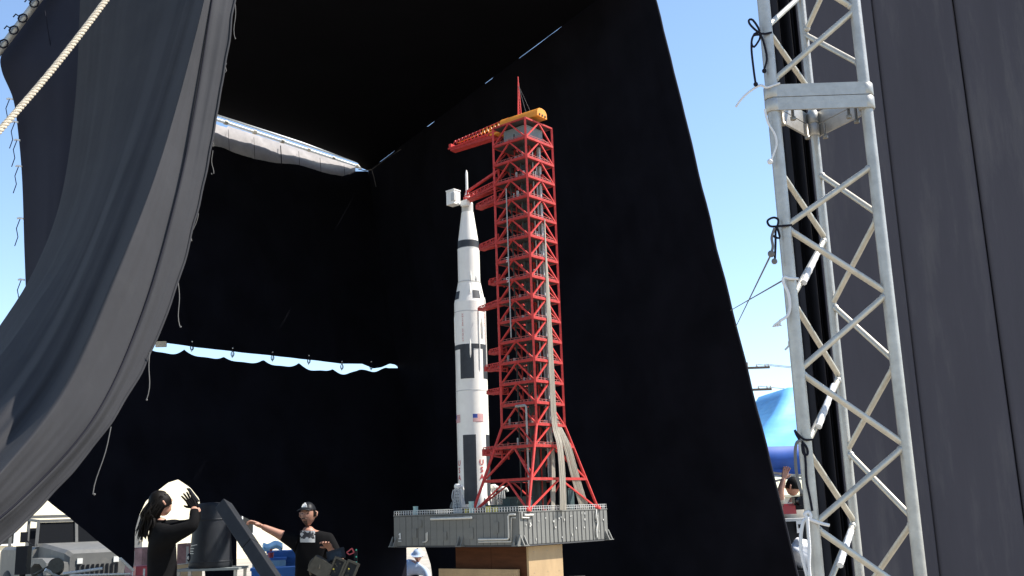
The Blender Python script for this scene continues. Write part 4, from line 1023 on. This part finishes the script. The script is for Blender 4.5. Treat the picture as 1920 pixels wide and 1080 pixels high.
# printed picture on the shirt (follows the chest front)
fz = [at(px, py, DM - .13) - man.location for px, py in ((562, 1017), (590, 1017), (590, 995), (562, 995))]
m_print = mat('shirt_print', (.60, .60, .58), .85)
nt_ = m_print.node_tree; b_ = nt_.nodes['Principled BSDF']; tcx = nt_.nodes.new('ShaderNodeTexCoord'); mpx = nt_.nodes.new('ShaderNodeMapping'); mpx.inputs['Scale'].default_value = (1, 1, 1)
nzx = nt_.nodes.new('ShaderNodeTexNoise'); nzx.inputs['Scale'].default_value = 26; nzx.inputs['Detail'].default_value = 3; crx = nt_.nodes.new('ShaderNodeValToRGB'); crx.color_ramp.interpolation = 'CONSTANT'
crx.color_ramp.elements[0].color = (.04, .04, .045, 1); crx.color_ramp.elements[1].position = .50; crx.color_ramp.elements[1].color = (.55, .55, .54, 1)
nt_.links.new(tcx.outputs['Object'], mpx.inputs[0]); nt_.links.new(mpx.outputs[0], nzx.inputs['Vector']); nt_.links.new(nzx.outputs[0], crx.inputs[0]); nt_.links.new(crx.outputs[0], b_.inputs['Base Color'])
def chest_patch(z0, z1, m, name):
    mb = MB(); mb.grid(lambda u, v: fz[0].lerp(fz[1], u).lerp(fz[3].lerp(fz[2], u), lerp(z0, z1, v)) + V(0, .020 * (2 * u - 1) ** 2, 0), 8, 3); return mb.build(name, m, man)
o = chest_patch(.30, 1, m_print, 'shirt_print'); o['label'] = 'white and black picture printed on the chest'
chest_patch(0, .30, m_greyrk, 'shirt_print')

# --- silhouetted person taking a picture, seen in profile
DS = 10.0
hS = at(302, 949, DS); bx_, by_ = at(306, 1050, DS).x, DS
J = {'pelvis': (V(bx_, by_, 1.02), .135), 'spine': (V(bx_ - .005, by_, 1.20), .145), 'chest': (at(300, 1003, DS), .135), 'neck': (at(300, 980, DS), .070), 'throat': (hS - V(0, 0, .10), .060)}
legs(J, bx_, by_, .99, V(1, 0, 0), V(0, -1, 0), 1.05)
J['shL'] = (at(312, 996, DS + .14), .085); J['elL'] = (at(366, 982, DS + .12), .064); J['wrL'] = (at(370, 950, DS + .06), .036)
J['shR'] = (at(318, 1004, DS - .17), .095); J['elR'] = (at(365, 985, DS - .15), .068); J['wrR'] = (at(364, 949, DS - .06), .037)
def zone_hood(b, t, c):
    if b == ('neck', 'throat') and t > .5: return 0
    if b[0][:2] == 'el' and t > .80: return 0
    if b[0][:3] == 'hip' or b[0][:2] == 'kn' or (b[0] == 'pelvis' and b[1][:3] == 'hip'): return 2
    if b[0][:2] == 'an': return 3
    return 1
sil, P, hc, (hf, hs, hu) = person((bx_, by_), J, V(.62, .62, .42), V(-.30, -.1, 1), 'person in black jacket with long dark hair and hands blacked out in silhouette, holding up a phone', [m_skin, m_tee, m_jeans, m_darker], zone_hood, [(V(-.35, 0, 1), V(-1, -.5, -.2), .25, 1), (V(-.62, .1, .9), V(-.4, 1, 0), .15, 1)])  # backlit shade on the hands is put in as the black cloth colour
mb = shell(hc, hf, hs, hu, 0, 1.9, (.118, .100, .138), .85, 2 * math.pi - .85, 26, 10, .05); hr = mb.build('hair', m_hair, sil)
mb = MB()
for k in range(90):
    a = random.uniform(.9, 2 * math.pi - .9); q0 = hc + (hf * math.cos(a) * .095 + hs * math.sin(a) * .085) + hu * random.uniform(-.02, .07)
    q1 = hc - hf * .05 + V(random.uniform(-.13, .02), random.uniform(-.08, .06), -.13); q2 = q1 + V(random.uniform(-.05, .02), random.uniform(-.03, .03), random.uniform(-.20, -.09))
    mb.tube(smooth_path([q0, q0.lerp(q1, .5) - hf * .03 + (q0 - hc) * .15, q1, q2], 9), [.013, .014, .015, .015, .014, .012, .010, .007, .002], 5)
o = mb.build('long_hair', m_hair, sil); o['kind'] = 'stuff'
mb = shell(hc, hf, hs, hu, 0, .95, (.114, .096, .134), 0, 2 * math.pi, 26, 6, .03); mb.build('fringe', m_hair, sil)
mb = MB(); pc = at(362, 928, DS) - sil.location
mb = MB(); mb.box(pc, (.012, .085, .16), 0, Matrix.Rotation(R(-38), 3, 'Y')); ph = tag(mb.build('phone', m_darker), 'dark phone held up between raised hands', 'phone'); ph.location = sil.location
# --- person under the tent with a raised arm
DT = 13.6; hT = at(1487, 917, DT); bx_ = hT.x + .03
J = {'pelvis': (V(bx_, DT, .96), .12), 'spine': (V(bx_, DT, 1.14), .125), 'chest': (at(1488, 962, DT), .125), 'neck': (at(1488, 944, DT), .06), 'throat': (hT - V(0, 0, .09), .055)}
legs(J, bx_, DT)
J['shR'] = (at(1468, 955, DT), .075); J['elR'] = (at(1462, 925, DT - .1), .052); J['wrR'] = (at(1470, 895, DT - .1), .032)
J['shL'] = (at(1514, 955, DT), .075); J['elL'] = (at(1524, 990, DT), .052); J['wrL'] = (at(1512, 1015, DT - .2), .032)
tp, P, hc, (hf, hs, hu) = person((bx_, DT), J, V(-.6, .5, .1), V(0, 0, 1), 'person in cream shirt with raised arm under the blue tent', [m_skin, m_shirtw, m_jeans, m_darker], zone_tee, [(None, V(0, 0, -1), .4), (None, V(0, -1, 0), .5)])
shell(hc, hf, hs, hu, 0, 1.75, (.112, .092, .132), .9, 2 * math.pi - .9, 22, 8, .04).build('hair', m_hair, tp)
# --- crew member stooping behind the platform
DB = 19.5; hB = at(783, 1046, DB); bx_ = at(778, 1090, DB).x
J = {'pelvis': (V(bx_ - .12, DB + .15, .62), .125), 'spine': (V(bx_ - .10, DB + .06, .76), .125), 'chest': (at(779, 1070, DB), .13), 'neck': (at(782, 1058, DB - .03), .065), 'throat': (hB + V(0, .05, -.08), .056)}
for s, k in (('L', 1), ('R', -1)):
    J['hip' + s] = (V(bx_ - .12 + .11 * k, DB + .15, .56), .095); J['kn' + s] = (V(bx_ - .12 + .15 * k, DB - .22, .46), .07); J['an' + s] = (V(bx_ - .12 + .14 * k, DB, .09), .045); J['to' + s] = (V(bx_ - .12 + .16 * k, DB - .17, .045), .04)
    J['sh' + s] = (at(779, 1072, DB) + V(.19 * k, 0, 0), .08); J['el' + s] = (at(779, 1088, DB) + V(.26 * k, -.12, 0), .052); J['wr' + s] = (at(786, 1090, DB) + V(.12 * k, -.36, .02), .032)
bp_, P, hc, (hf, hs, hu) = person((bx_, DB), J, V(.1, -1, -.35), V(0, -.3, 1), 'crouching person in pale blue shirt seen below the platform', [m_skin, m_shirtb, m_jeans, m_darker], zone_tee, [(None, V(0, 0, -1), .6), (None, V(0, 0, -1), .6)])
mb = MB(); mb.grid(lambda a, b: hc + hu * (.03 + .10 * (1 - b)) + (hf * math.cos(a * 6.283) * 1.15 + hs * math.sin(a * 6.283)) * (.02 + .085 * b ** .5 + (.03 if b > .9 else 0)), 22, 6); mb.build('hat', m_shirtb, bp_)

# ================================================================== equipment near the wall
# tapered dark drum on a tray table
DD = 10.6
dc = at(395, 1060, DD); zt_ = at(395, 1064, DD).z
tab = thing('equipment_table', V(dc.x, DD, 0), 'low table with pale top carrying the dark drum', 'table')
mb = MB(); mb.box((.02, 0, zt_ - .012), (.62, .42, .022)); mb.build('table_top', m_mchn, tab)
for a in (-1, 1):
    for b in (-1, 1):
        mb = MB(); mb.bar((.02 + a * .28, b * .18, 0), (.02 + a * .28, b * .18, zt_ - .024), .028); mb.build('leg', m_alu, tab)
drum = thing('equipment_drum', V(dc.x, DD, zt_), 'dark grey tapered equipment drum with pale label lines', 'drum')
mb = MB(); mb.lathe([(.205, .0), (.215, .012), (.212, .05), (.178, .50), (.165, .60), (.15, .63), (.05, .64)], (0, 0, 0), 36); mb.build('drum_body', m_dark, drum)
for z in (.06, .47):
    mb = MB(); r = lerp(.212, .178, (z - .05) / .45); mb.lathe([(r + .002, z - .008), (r + .007, z), (r + .002, z + .008)], (0, 0, 0), 36); mb.build('rim_band', m_dark, drum)
for i, (z, L) in enumerate(((.215, .115), (.19, .075), (.165, .07), (.142, .075))):
    mb = MB(); rr = .2125 - .0755 * (z - .05) + .002
    mb.grid(lambda u, v: V(rr * math.sin(R(-58) + u * L / rr + 0), -rr * math.cos(R(-58) + u * L / rr), z + .006 * v + .012 * u * (i == 0)), 10, 1); mb.build('label_line', m_greyrk, drum)
mb = MB(); rr = .2; a = R(-66); c0 = V(rr * math.sin(a), -rr * math.cos(a), .105); mb.ball(c0, (.035, .03, .045), 12, 8); mb.build('latch', m_cord, drum)
mb = MB(); mb.ball(c0 + V(-.012, -.02, 0), (.014, .012, .022), 10, 6); mb.build('latch', m_greyrk, drum)
# slanting square beam
DBm = 9.3
bt, bb = at(419, 948, DBm + .5), at(575, 1180, DBm - .6)
jib = thing('slanted_beam', V(bb.x, bb.y, 0), 'dark square beam slanting down beside the drum', 'beam')
for k, (t0, t1) in enumerate(((0, .355), (.36, 1))):
    a = bt.lerp(bb, t0) - jib.location; c = bt.lerp(bb, t1) - jib.location; d = (c - a).normalized(); x_ = V(.86, -.5, 0); x_ = (x_ - d * x_.dot(d)).normalized(); y_ = d.cross(x_)
    Mx = Matrix((x_, y_, d)).transposed(); mb = MB(); w1_ = .118 + .0 * k
    mb.box((a + c) / 2, (w1_, w1_, (c - a).length), 0, Mx); o = mb.build('beam_section', m_dark, jib); bv = o.modifiers.new('b', 'BEVEL'); bv.width = .006; bv.segments = 2
mb = MB(); mb.bar(bb - jib.location, V(.0, 0, .03), .12); mb.box((0, 0, .02), (.5, .5, .04)); mb.build('beam_foot', m_darker, jib)
# operator console
DC = 9.9
cc = at(628, 1075, DC); con = thing('control_console', V(cc.x, DC, 0), 'tan grey portable control console with tilted screen and frame', 'console')
def rel(px, py, Y): return at(px, py, Y) - con.location
Mt = Matrix.Rotation(R(-14), 3, 'Y') @ Matrix.Rotation(R(-20), 3, 'X')
mb = MB(); mb.box(rel(630, 1040, DC), (.17, .02, .10), 0, Mt); hd_ = mb.build('monitor', m_dark, con); mb = MB(); mb.box(rel(629, 1041, DC - .016), (.12, .008, .065), 0, Mt); mb.build('screen', m_screen, hd_)
Mc = Matrix.Rotation(R(24), 3, 'Y')
mb = MB(); mb.box(rel(603, 1064, DC), (.19, .16, .15), 0, Matrix.Rotation(R(30), 3, 'Y')); mb.build('case', m_khaki, con)
for px, py in ((632, 1066), (656, 1072)):
    mb = MB(); c0 = rel(px, py, DC - .05)
    for a in (-1, 1): mb.box(c0 + Mc @ V(a * .05, 0, 0), (.018, .05, .19), 0, Mc)
    for b in (-1, 1): mb.box(c0 + Mc @ V(0, .001, b * .09), (.118, .05, .018), 0, Mc)
    fr_ = mb.build('frame', m_khaki, con)
    mb = MB(); mb.box(c0 + Mc @ V(0, .02, 0), (.095, .03, .165), 0, Mc); mb.build('panel', m_dark, fr_)
    for q in range(5):
        mb = MB(); mb.box(c0 + Mc @ V(random.uniform(-.03, .03), -.0, random.uniform(-.06, .06)), (.014, .02, .012), 0, Mc); mb.build('knob', random.choice((m_greyrk, m_khaki, m_yellow)), fr_)
mb = MB()
for p, q in (((650, 1036), (660, 1028)), ((660, 1028), (664, 1036)), ((664, 1036), (655, 1040)), ((655, 1040), (650, 1036))): mb.bar(rel(*p, DC), rel(*q, DC), .010)
mb.build('bracket', m_signred, con)
mb = MB(); mb.box(rel(667, 1048, DC + .03), (.03, .04, .16)); sp_ = mb.build('side_box', m_darker, con)
for py in (1031, 1044, 1054):
    mb = MB(); mb.ball(rel(668, py, DC), .008, 8, 6); mb.build('button', m_green, sp_)
mb = MB(); mb.tube(smooth_path([rel(583, 1078, DC - .02), rel(580, 1062, DC - .04), rel(588, 1048, DC - .04), rel(600, 1050, DC - .06), rel(598, 1066, DC - .08)], 20), .012, 8); mb.build('cable', m_khaki, con)
mb = MB(); mb.bar((0, 0, .05), (0, 0, 1.0), .06)
for a in range(3): an = a * 2.1; mb.bar((0, 0, .5), (.45 * math.cos(an), .45 * math.sin(an), .02), .035)
mb.box((0, .02, 1.0), (.34, .2, .03)); mb.build('stand', m_darker, con)

# ================================================================== beyond the curtains: vehicle, bins, building, tent
veh = thing('off_road_vehicle', V(-8.95, 21.2, 0), 'grey off-road utility vehicle glimpsed under the swept drape', 'vehicle', rz=R(40))
def vb(name, mb, m, parent=veh): return mb.build(name, m, parent)
# local: front faces -y, x to the right (vehicle's own left side is +x)
hz_ = 1.33
def loft(secs):
    mb = MB(); n = len(secs[0])
    for s in secs: mb.v += [Vector(p) for p in s]
    for i in range(len(secs) - 1):
        for j in range(n): mb.f.append([i * n + j, i * n + (j + 1) % n, (i + 1) * n + (j + 1) % n, (i + 1) * n + j]); mb.mi.append(0); mb.sm.append(False)
    mb.f.append(list(range(n))[::-1]); mb.mi.append(0); mb.sm.append(False); k = (len(secs) - 1) * n; mb.f.append([k + j for j in range(n)]); mb.mi.append(0); mb.sm.append(False)
    return mb
def sec(y, w_, z0, z1, r=.06): return [(-w_, y, z0), (w_, y, z0), (w_, y, z1 - r), (w_ - r, y, z1), (-w_ + r, y, z1), (-w_, y, z1 - r)]
vb('hood', loft([sec(-1.30, .52, .75, 1.17), sec(-1.22, .60, .70, 1.24), sec(-.1, .70, .65, 1.36), sec(.05, .72, .65, 1.36)]), m_grey)
vb('body', loft([sec(.055, .82, .5, 1.30), sec(2.2, .86, .5, 1.30), sec(2.4, .84, .55, 1.25)]), m_grey)
for sx in (-1, 1):
    fd = MB(); pts = [(-1.32, .80), (-1.28, 1.02), (-1.0, 1.10), (-.35, 1.10), (-.05, .95), (-.10, .80), (-.22, .80), (-.30, .93), (-.5, 1.0), (-.85, 1.0), (-1.05, .93), (-1.14, .80)]
    fd.prism([(sx * .53 if sx > 0 else -.93, yy, zz_) for yy, zz_ in pts], (.40, 0, 0)); vb('fender', fd, m_grey)
    for yy in (-.68, 1.7):
        wh = MB(); wx = sx * .75
        prof = [(.20, -.13), (.38, -.13), (.42, -.09), (.42, .09), (.38, .13), (.20, .13)]
        for i, (r, o) in enumerate(prof):
            pass
        n = 26; base = 0
        for r, o in prof:
            for j in range(n): a = 2 * math.pi * j / n; wh.v.append(V(wx + o, yy + r * math.cos(a), .42 + r * math.sin(a)))
        for i in range(len(prof) - 1):
            for j in range(n): wh.f.append([i * n + j, i * n + (j + 1) % n, (i + 1) * n + (j + 1) % n, (i + 1) * n + j]); wh.mi.append(0); wh.sm.append(True)
        w0 = vb('wheel', wh, m_tyre)
        rm = MB(); rm.tube([(wx - .10, yy, .42), (wx + .10, yy, .42)], .205, 20); rm.tube([(wx - .125, yy, .42), (wx + .125, yy, .42)], .07, 12); vb('rim', rm, m_grey, w0)
    hl = MB(); hl.tube([(sx * .72, -1.30, .95), (sx * .72, -1.36, .95)], .085, 18); l0 = vb('headlight', hl, m_dark); hl = MB(); hl.ball((sx * .72, -1.36, .95), (.07, .02, .07), 16, 8); vb('lens', hl, m_lens, l0)
    mk = MB(); mk.box((sx * .34, -1.31, 1.03), (.10, .03, .10)); vb('marker_lamp', mk, m_lens)
    mr = MB(); mr.bar((sx * .80, .05, 1.32), (sx * 1.0, -.05, 1.45), .02); mr.box((sx * 1.03, -.05, 1.50), (.13, .03, .2)); vb('mirror', mr, m_darker)
gr_ = MB()
for k in range(9): gr_.box((-.36 + .09 * k, -1.312, .87), (.04, .02, .18))
vb('grille', gr_, m_darker); bu = MB(); bu.box((0, -1.46, .60), (1.75, .10, .17)); vb('bumper', bu, m_dark)
ws = MB()
for a, c in (((-.76, .06, 1.32), (-.72, .16, 1.80)), ((.76, .06, 1.32), (.72, .16, 1.80)), ((-.72, .16, 1.80), (.72, .16, 1.80)), ((-.76, .06, 1.34), (.76, .06, 1.34)), ((0, .06, 1.34), (0, .16, 1.80))): ws.bar(a, c, .055)
wf = vb('windscreen_frame', ws, m_grey)
for sx in (-1, 1):
    gl = MB(); gl.add([(sx * .03, .063, 1.36), (sx * .735, .063, 1.36), (sx * .70, .157, 1.77), (sx * .03, .157, 1.77)], [(0, 1, 2, 3)]); vb('pane', gl, m_glass, wf)
cg = MB()
for yy in (.9, 2.2):
    cg.bar((-.72, yy, 1.3), (-.70, yy, 1.9), .05); cg.bar((.72, yy, 1.3), (.70, yy, 1.9), .05); cg.bar((-.70, yy, 1.9), (.70, yy, 1.9), .05)
for sx in (-.7, .7): cg.bar((sx, .16, 1.80), (sx, 2.2, 1.9), .05)
vb('roll_cage', cg, m_grey)
for sx in (-.38, .38):
    se = MB(); se.box((sx, .85, 1.15), (.5, .5, .14)); se.box((sx, 1.12, 1.42), (.5, .12, .5)); vb('seat', se, m_darker)
# driver glimpsed in the vehicle
dvl = V(-.1, .78, 0); Rv = Matrix.Rotation(R(40), 3, 'Z')
def VW(x, y, z): return veh.location + Rv @ V(x, y, z)
J = {'pelvis': (VW(.38, .88, 1.30), .12), 'spine': (VW(.38, .90, 1.42), .125), 'chest': (VW(.38, .90, 1.66), .13), 'neck': (VW(.38, .88, 1.82), .06), 'throat': (VW(.38, .86, 1.90), .055)}
for s, k in (('L', 1), ('R', -1)):
    J['hip' + s] = (VW(.38 + .1 * k, .80, 1.28), .09); J['kn' + s] = (VW(.38 + .13 * k, .42, 1.30), .065); J['an' + s] = (VW(.38 + .13 * k, .25, .95), .045); J['to' + s] = (VW(.38 + .13 * k, .10, .92), .04)
    J['sh' + s] = (VW(.38 + .2 * k, .90, 1.73), .08); J['el' + s] = (VW(.38 + .27 * k, .66, 1.55), .052); J['wr' + s] = (VW(.38 + .16 * k, .40, 1.60), .032)
dvr, P, hc, (hf, hs, hu) = person((VW(.38, .88, 0).x, VW(.38, .88, 0).y), J, Rv @ V(0, -1, 0), V(0, 0, 1), 'driver in dark shirt with hands up behind the vehicle windscreen', [m_skin, m_tee, m_jeans, m_darker], zone_tee, [(None, V(0, 0, -1), .6), (None, V(0, 0, -1), .6)])
shell(hc, hf, hs, hu, 0, 1.7, (.112, .092, .132), .9, 2 * math.pi - .9, 22, 8, .04).build('hair', m_hair, dvr)
# black stand in front of the vehicle
ps = at(42, 1075, 13.0); bs = thing('lamp_stand', V(ps.x, 13, 0), 'black stand with round pale knob before the grey vehicle', 'stand')
mb = MB(); mb.tube([(0, 0, .0), (0, 0, 1.25)], .035, 10); mb.build('pole', m_darker, bs)
mb = MB(); mb.box((0, 0, 1.28), (.14, .12, .34)); mb.box((.02, 0, .95), (.20, .14, .26)); mb.build('housing', m_darker, bs)
mb = MB(); mb.tube([(.02, -.07, .98), (.02, -.10, .98)], .04, 14); mb.build('knob', m_greyrk, bs)
for a in range(3): an = a * 2.1; mb = MB(); mb.bar((0, 0, .45), (.4 * math.cos(an), .4 * math.sin(an), .015), .03); mb.build('leg', m_darker, bs)
# gear heap on the ground by the hem: separate pieces on a trestle
tr0 = at(150, 1088, 14.0); trt = thing('trestle_table', V(tr0.x, 14.0, 0), 'trestle table carrying tubes and scraps under the lifted hem', 'table')
mb = MB(); zt2 = at(150, 1084, 14).z; mb.box((0, 0, zt2 - .02), (1.5, .5, .03)); mb.build('table_top', m_khaki, trt)
for a in (-1, 1):
    for b in (-1, 1): mb = MB(); mb.bar((a * .68, b * .2, 0), (a * .6, b * .16, zt2 - .035), .04); mb.build('leg', m_khaki, trt)
for k, (x0, y0, x1, y1, r, m, lab) in enumerate(((62, 1079, 108, 1053, .018, m_khaki, 'slanting dull bar on the trestle by the black stand'), (85, 1068, 110, 1082, .022, m_greyrk, 'pale short tube leaning on the trestle'), (118, 1076, 192, 1066, .02, m_greyrk, 'long pale tube lying across the trestle'), (132, 1079, 245, 1076, .013, m_pgear, 'thin cream tube at the trestle front'), (225, 1047, 250, 1070, .02, m_pgear, 'pale tube propped at the hem corner'))):
    mb = MB(); mb.tube([at(x0, y0, 13.9 - .04 * k), at(x1, y1, 14.05 - .04 * k)], r, 10); tag(mb.build('tube', m), lab, 'tube')
mb = MB(); mb.tube([at(105, 1066, 14.1), at(105, 1060, 13.95)], .10, 18); tag(mb.build('cable_reel', m_khaki), 'round dull reel on the trestle', 'reel')
# blue bins and stuff behind the man's arm
def bin_(px, py, Y, sx, sy, m, label, lid=None):
    c = at(px, py, Y); root = thing('storage_bin', V(c.x, Y, 0), label, 'bin', rz=R(12)); h = c.z
    mb = loft([[(-sx * .44, -sy * .44, .01), (sx * .44, -sy * .44, .01), (sx * .44, sy * .44, .01), (-sx * .44, sy * .44, .01)], [(-sx / 2, -sy / 2, h), (sx / 2, -sy / 2, h), (sx / 2, sy / 2, h), (-sx / 2, sy / 2, h)]]); mb.build('tub', m, root)
    mb = MB(); mb.box((0, 0, h * .82), (sx * 1.03, sy * 1.03, .05)); mb.build('rim', m, root)
    mb = MB(); mb.box((0, 0, h + .02), (sx * 1.05, sy * 1.05, .04)); mb.build('lid', lid or m, root); return root
bin_(536, 1036, 18.5, .62, .6, m_blue, 'tall blue plastic bin beside the man in black')
bin_(505, 1050, 18.0, .55, .5, m_lblue, 'pale blue plastic bin left of the tall blue bin', m_blue)
bin_(516, 1068, 17.4, .75, .4, m_blue, 'low blue plastic bin in front of the pale one')
mb = MB(); mb.grid(lambda u, v: at(493 + 36 * u, 1019 + 3 * math.sin(u * 7) + 10 * v, 18.6 - .4 * v), 12, 4); o = tag(mb.build('tarp', m_lblue), 'crumpled pale blue tarp heaped over the bins', 'tarp'); solid(o, .05)
mb = MB(); mb.tube([at(508, 1036, 17.7), at(508, 1046, 17.7)], [.05, .04], 10); mb.lathe([(.02, 0), (.02, .04)], at(508, 1034, 17.7), 8); tag(mb.build('bottle', m_signred), 'small red bottle standing by the pale bin', 'bottle')
# cream building far behind
bl = thing('cream_building', V(-14, 47, 0), 'cream stucco building in bright sun behind the curtains', 'building', rz=R(52))
mb = MB(); mb.box((0, 3, 2.6), (34, 6, 5.2)); mb.build('wall', m_stucco, bl)
mb = MB(); mb.box((0, 3, 5.27), (34.5, 6.5, .15)); mb.build('roof', m_tan, bl)
for k in range(6):
    xx = -15 + k * 5.6
    if k % 3 == 2:
        mb = MB(); mb.box((xx, -.03, 1.05), (1.0, .08, 2.1)); d_ = mb.build('door', m_grey, bl); mb = MB(); mb.ball((xx + .38, -.1, 1.0), .05); mb.build('handle', m_bolt, d_)
    else:
        mb = MB(); mb.box((xx, -.02, 1.6), (1.3, .06, 1.0)); w0 = mb.build('window', m_glass, bl)
        mb = MB()
        for a in (-.65, 0, .65): mb.box((xx + a, -.06, 1.6), (.06, .06, 1.06))
        for a in (-.5, .5): mb.box((xx, -.065, 1.6 + a), (1.36, .06, .06))
        mb.build('frame', m_white, w0)
bw = thing('block_wall', V(14, 40, 0), 'low tan block wall beyond the blue tent', 'wall')
mb = MB(); mb.box((0, 0, .95), (16, .25, 1.9)); mb.build('wall_body', m_tan, bw)
mb = MB(); mb.box((0, 0, 1.93), (16.1, .35, .08)); mb.build('coping', m_stucco, bw)
# blue pop-up tent
tc_ = at(1490, 880, 14.6); tent = thing('canopy_tent', V(tc_.x + .42, 15.2, 0), 'blue pop-up canopy tent beside the slanting black curtain edge', 'tent', rz=R(8))
ze_ = tc_.z + .27; hw_ = 1.5; zpk = at(1480, 731, 15.0).z
def roofP(u, v):
    xx, yy = lerp(-hw_, hw_, u), lerp(-hw_, hw_, v); m = max(0, max(abs(xx), abs(yy)) / hw_ - .34) / .66
    return V(xx, yy, lerp(zpk, ze_, m ** .9) - .07 * math.sin(math.pi * min(1, m)) + .010 * math.sin(xx * 5 - yy * 21 + 2 * math.sin(xx * 6)) * m * (1 - m) * 4 + .012 * noise.noise(V(xx * 5, yy * 16, 1)) * math.sin(math.pi * min(1, m)))
mb = MB(); mb.grid(roofP, 40, 40); mb.build('roof_canopy', m_tentb, tent)
for a in range(4):
    mb = MB(); Ra = Matrix.Rotation(a * math.pi / 2, 3, 'Z'); mb.grid(lambda u, v: Ra @ V(lerp(-hw_, hw_, u), -hw_ - .004 + .008 * math.sin(u * 40) * v, ze_ - .30 * v), 60, 2); solid(mb.build('valance', m_valance, tent), .004)
for a in (-1, 1):
    for b in (-1, 1):
        mb = MB(); mb.bar((a * 1.45, b * 1.45, 0), (a * 1.45, b * 1.45, ze_ - .02), .035); mb.build('leg', m_alu, tent)
for a in range(4):
    Ra = Matrix.Rotation(a * math.pi / 2, 3, 'Z')
    for p, q in (((-1.45, 0, -.30), (-.72, 0, -.40)), ((-.72, 0, -.40), (0, 0, -.30)), ((0, 0, -.30), (.72, 0, -.40)), ((.72, 0, -.40), (1.45, 0, -.30)), ((-1.45, 0, -.5), (-.72, 0, -.36)), ((.72, 0, -.36), (1.45, 0, -.5))):
        mb = MB(); mb.bar(Ra @ V(p[0], -1.43, ze_ + p[2]), Ra @ V(q[0], -1.43, ze_ + q[2]), .028); mb.build('truss_bar', m_alu, tent)
# cart under the tent with red and black gear, white bag
ct = at(1490, 972, 13.0); cart = thing('gear_cart', V(ct.x, 13.0, 0), 'black gear cart with pale tag under the blue tent', 'cart')
mb = MB(); mb.box((0, 0, ct.z - .015), (.62, .5, .03)); mb.box((0, 0, .35), (.62, .5, .03)); mb.build('shelf', m_greyrk, cart)
for a in (-1, 1):
    for b in (-1, 1): mb = MB(); mb.bar((a * .29, b * .22, .05), (a * .29, b * .22, ct.z - .03), .03); mb.build('leg', m_darker, cart)
mb = MB(); mb.box((0.0, -.02, (ct.z + .35) / 2), (.54, .4, ct.z - .42)); mb.build('case', m_darker, cart)
mb = MB(); mb.box((-.02, -.262, ct.z - .10), (.07, .01, .14)); tg = mb.build('tag', m_white, cart); mb = MB(); mb.box((-.02, -.270, ct.z - .09), (.03, .004, .045)); mb.build('emblem', m_darker, tg)
mb = MB(); c0 = at(1478, 956, 12.9); mb.box(c0, (.16, .14, .10)); mb.box(c0 + V(0, 0, .06), (.12, .1, .03)); tag(mb.build('tool_box', m_signred), 'small red box on the gear cart', 'box')
mb = MB(); c0 = at(1501, 943, 12.9)
mb.box(c0, (.17, .14, .16)); mb.tube([c0 + V(-.03, -.07, .02), c0 + V(-.03, -.2, .02)], .05, 14); mb.box(c0 + V(.04, 0, .11), (.05, .12, .06)); tag(mb.build('film_camera', m_darker), 'black camera standing on the gear cart', 'camera')
mb = MB(); c0 = at(1503, 1038, 12.6)
mb.ball(c0, (.15, .13, .17), 20, 14)
for v in mb.v: v += (v - c0).normalized() * .045 * noise.noise((v - c0) * 14)
bgo = mb.build('plastic_bag', m_bagw); bgo.location = (0, 0, 0); tag(bgo, 'white crumpled plastic bag at the foot of the truss', 'bag')
mb = MB(); c2 = c0 - V(0, 0, .17); mb.box((c2.x, c2.y, c2.z / 2 - .01), (.5, .45, c2.z)); mb.box((c2.x, c2.y, c2.z * .62), (.52, .47, .03)); tag(mb.build('crate', m_darker), 'black crate carrying the white plastic bag', 'crate')
# utility pole with crossarms and wires
u0 = at(1400, 700, 60); up_ = thing('utility_pole', V(u0.x, 60, 0), 'wooden utility pole with two crossarms beyond the tent', 'utility pole')
zA, zB = at(1420, 690, 60).z, at(1420, 731, 60).z
mb = MB(); mb.tube([(0, 0, 0), (0, 0, zA + .35)], [.17, .12], 10); mb.build('pole', m_wood, up_)
for z in (zA, zB):
    mb = MB(); mb.box((0.25, -.14, z), (2.2, .1, .13)); mb.build('crossarm', m_wood, up_)
    for xx in (-.7, -.2, .6, 1.1, 1.3): mb = MB(); mb.lathe([(.04, 0), (.06, .05), (.03, .14)], (xx, -.14, z + .07), 8); mb.build('insulator', m_greyrk, up_)
for k, (z, xx) in enumerate(((zA + .2, .6), (zA + .2, 1.1), (zB + .2, .6))):
    mb = MB(); a = up_.location + V(xx, -.14, z); mb.tube([a + V(t * 40, t * 6, -1.2 * 4 * t * (1 - t)) for t in [i / 16 for i in range(17)]], .018, 5)
    tag(mb.build('power_line', m_wire), ('upper power line leaving the utility pole, inner insulator', 'upper power line leaving the utility pole, outer insulator', 'lower power line leaving the utility pole')[k], 'power line')

# clutter seen through the lifted hem beside the silhouetted person
def carton(px, py, Y, sx, sy, m, label, rz=.3):
    c = at(px, py, Y); root = thing('carton', V(c.x, Y, 0), label, 'carton', rz=rz)
    mb = MB(); mb.box((0, 0, c.z / 2), (sx, sy, c.z)); mb.build('box_body', m, root)
    for a in (-1, 1): mb = MB(); mb.box((a * sx * .25, 0, c.z + .006), (sx * .49, sy * 1.01, .008), 0, Matrix.Rotation(a * .06, 3, 'Y')); mb.build('flap', m, root)
    mb = MB(); mb.box((0, -sy / 2 - .002, c.z * .8), (sx * .12, .004, c.z * .35)); mb.build('tape', m_pgear, root)
m_pink = mat('faded_pink_cloth', (.42, .24, .22), .9, var=.3, scale=9)
carton(356, 1058, 15.0, .34, .34, m_ply, 'tall tan carton between the silhouetted person and the drum')
carton(352, 1020, 16.2, .30, .3, m_pink, 'faded pink carton behind the tan carton')
carton(262, 1028, 15.4, .26, .3, m_pink, 'narrow faded pink carton at the silhouetted person back', -.2)
carton(268, 1062, 14.6, .22, .22, m_signred, 'small red carton beside the narrow pink carton', .5)
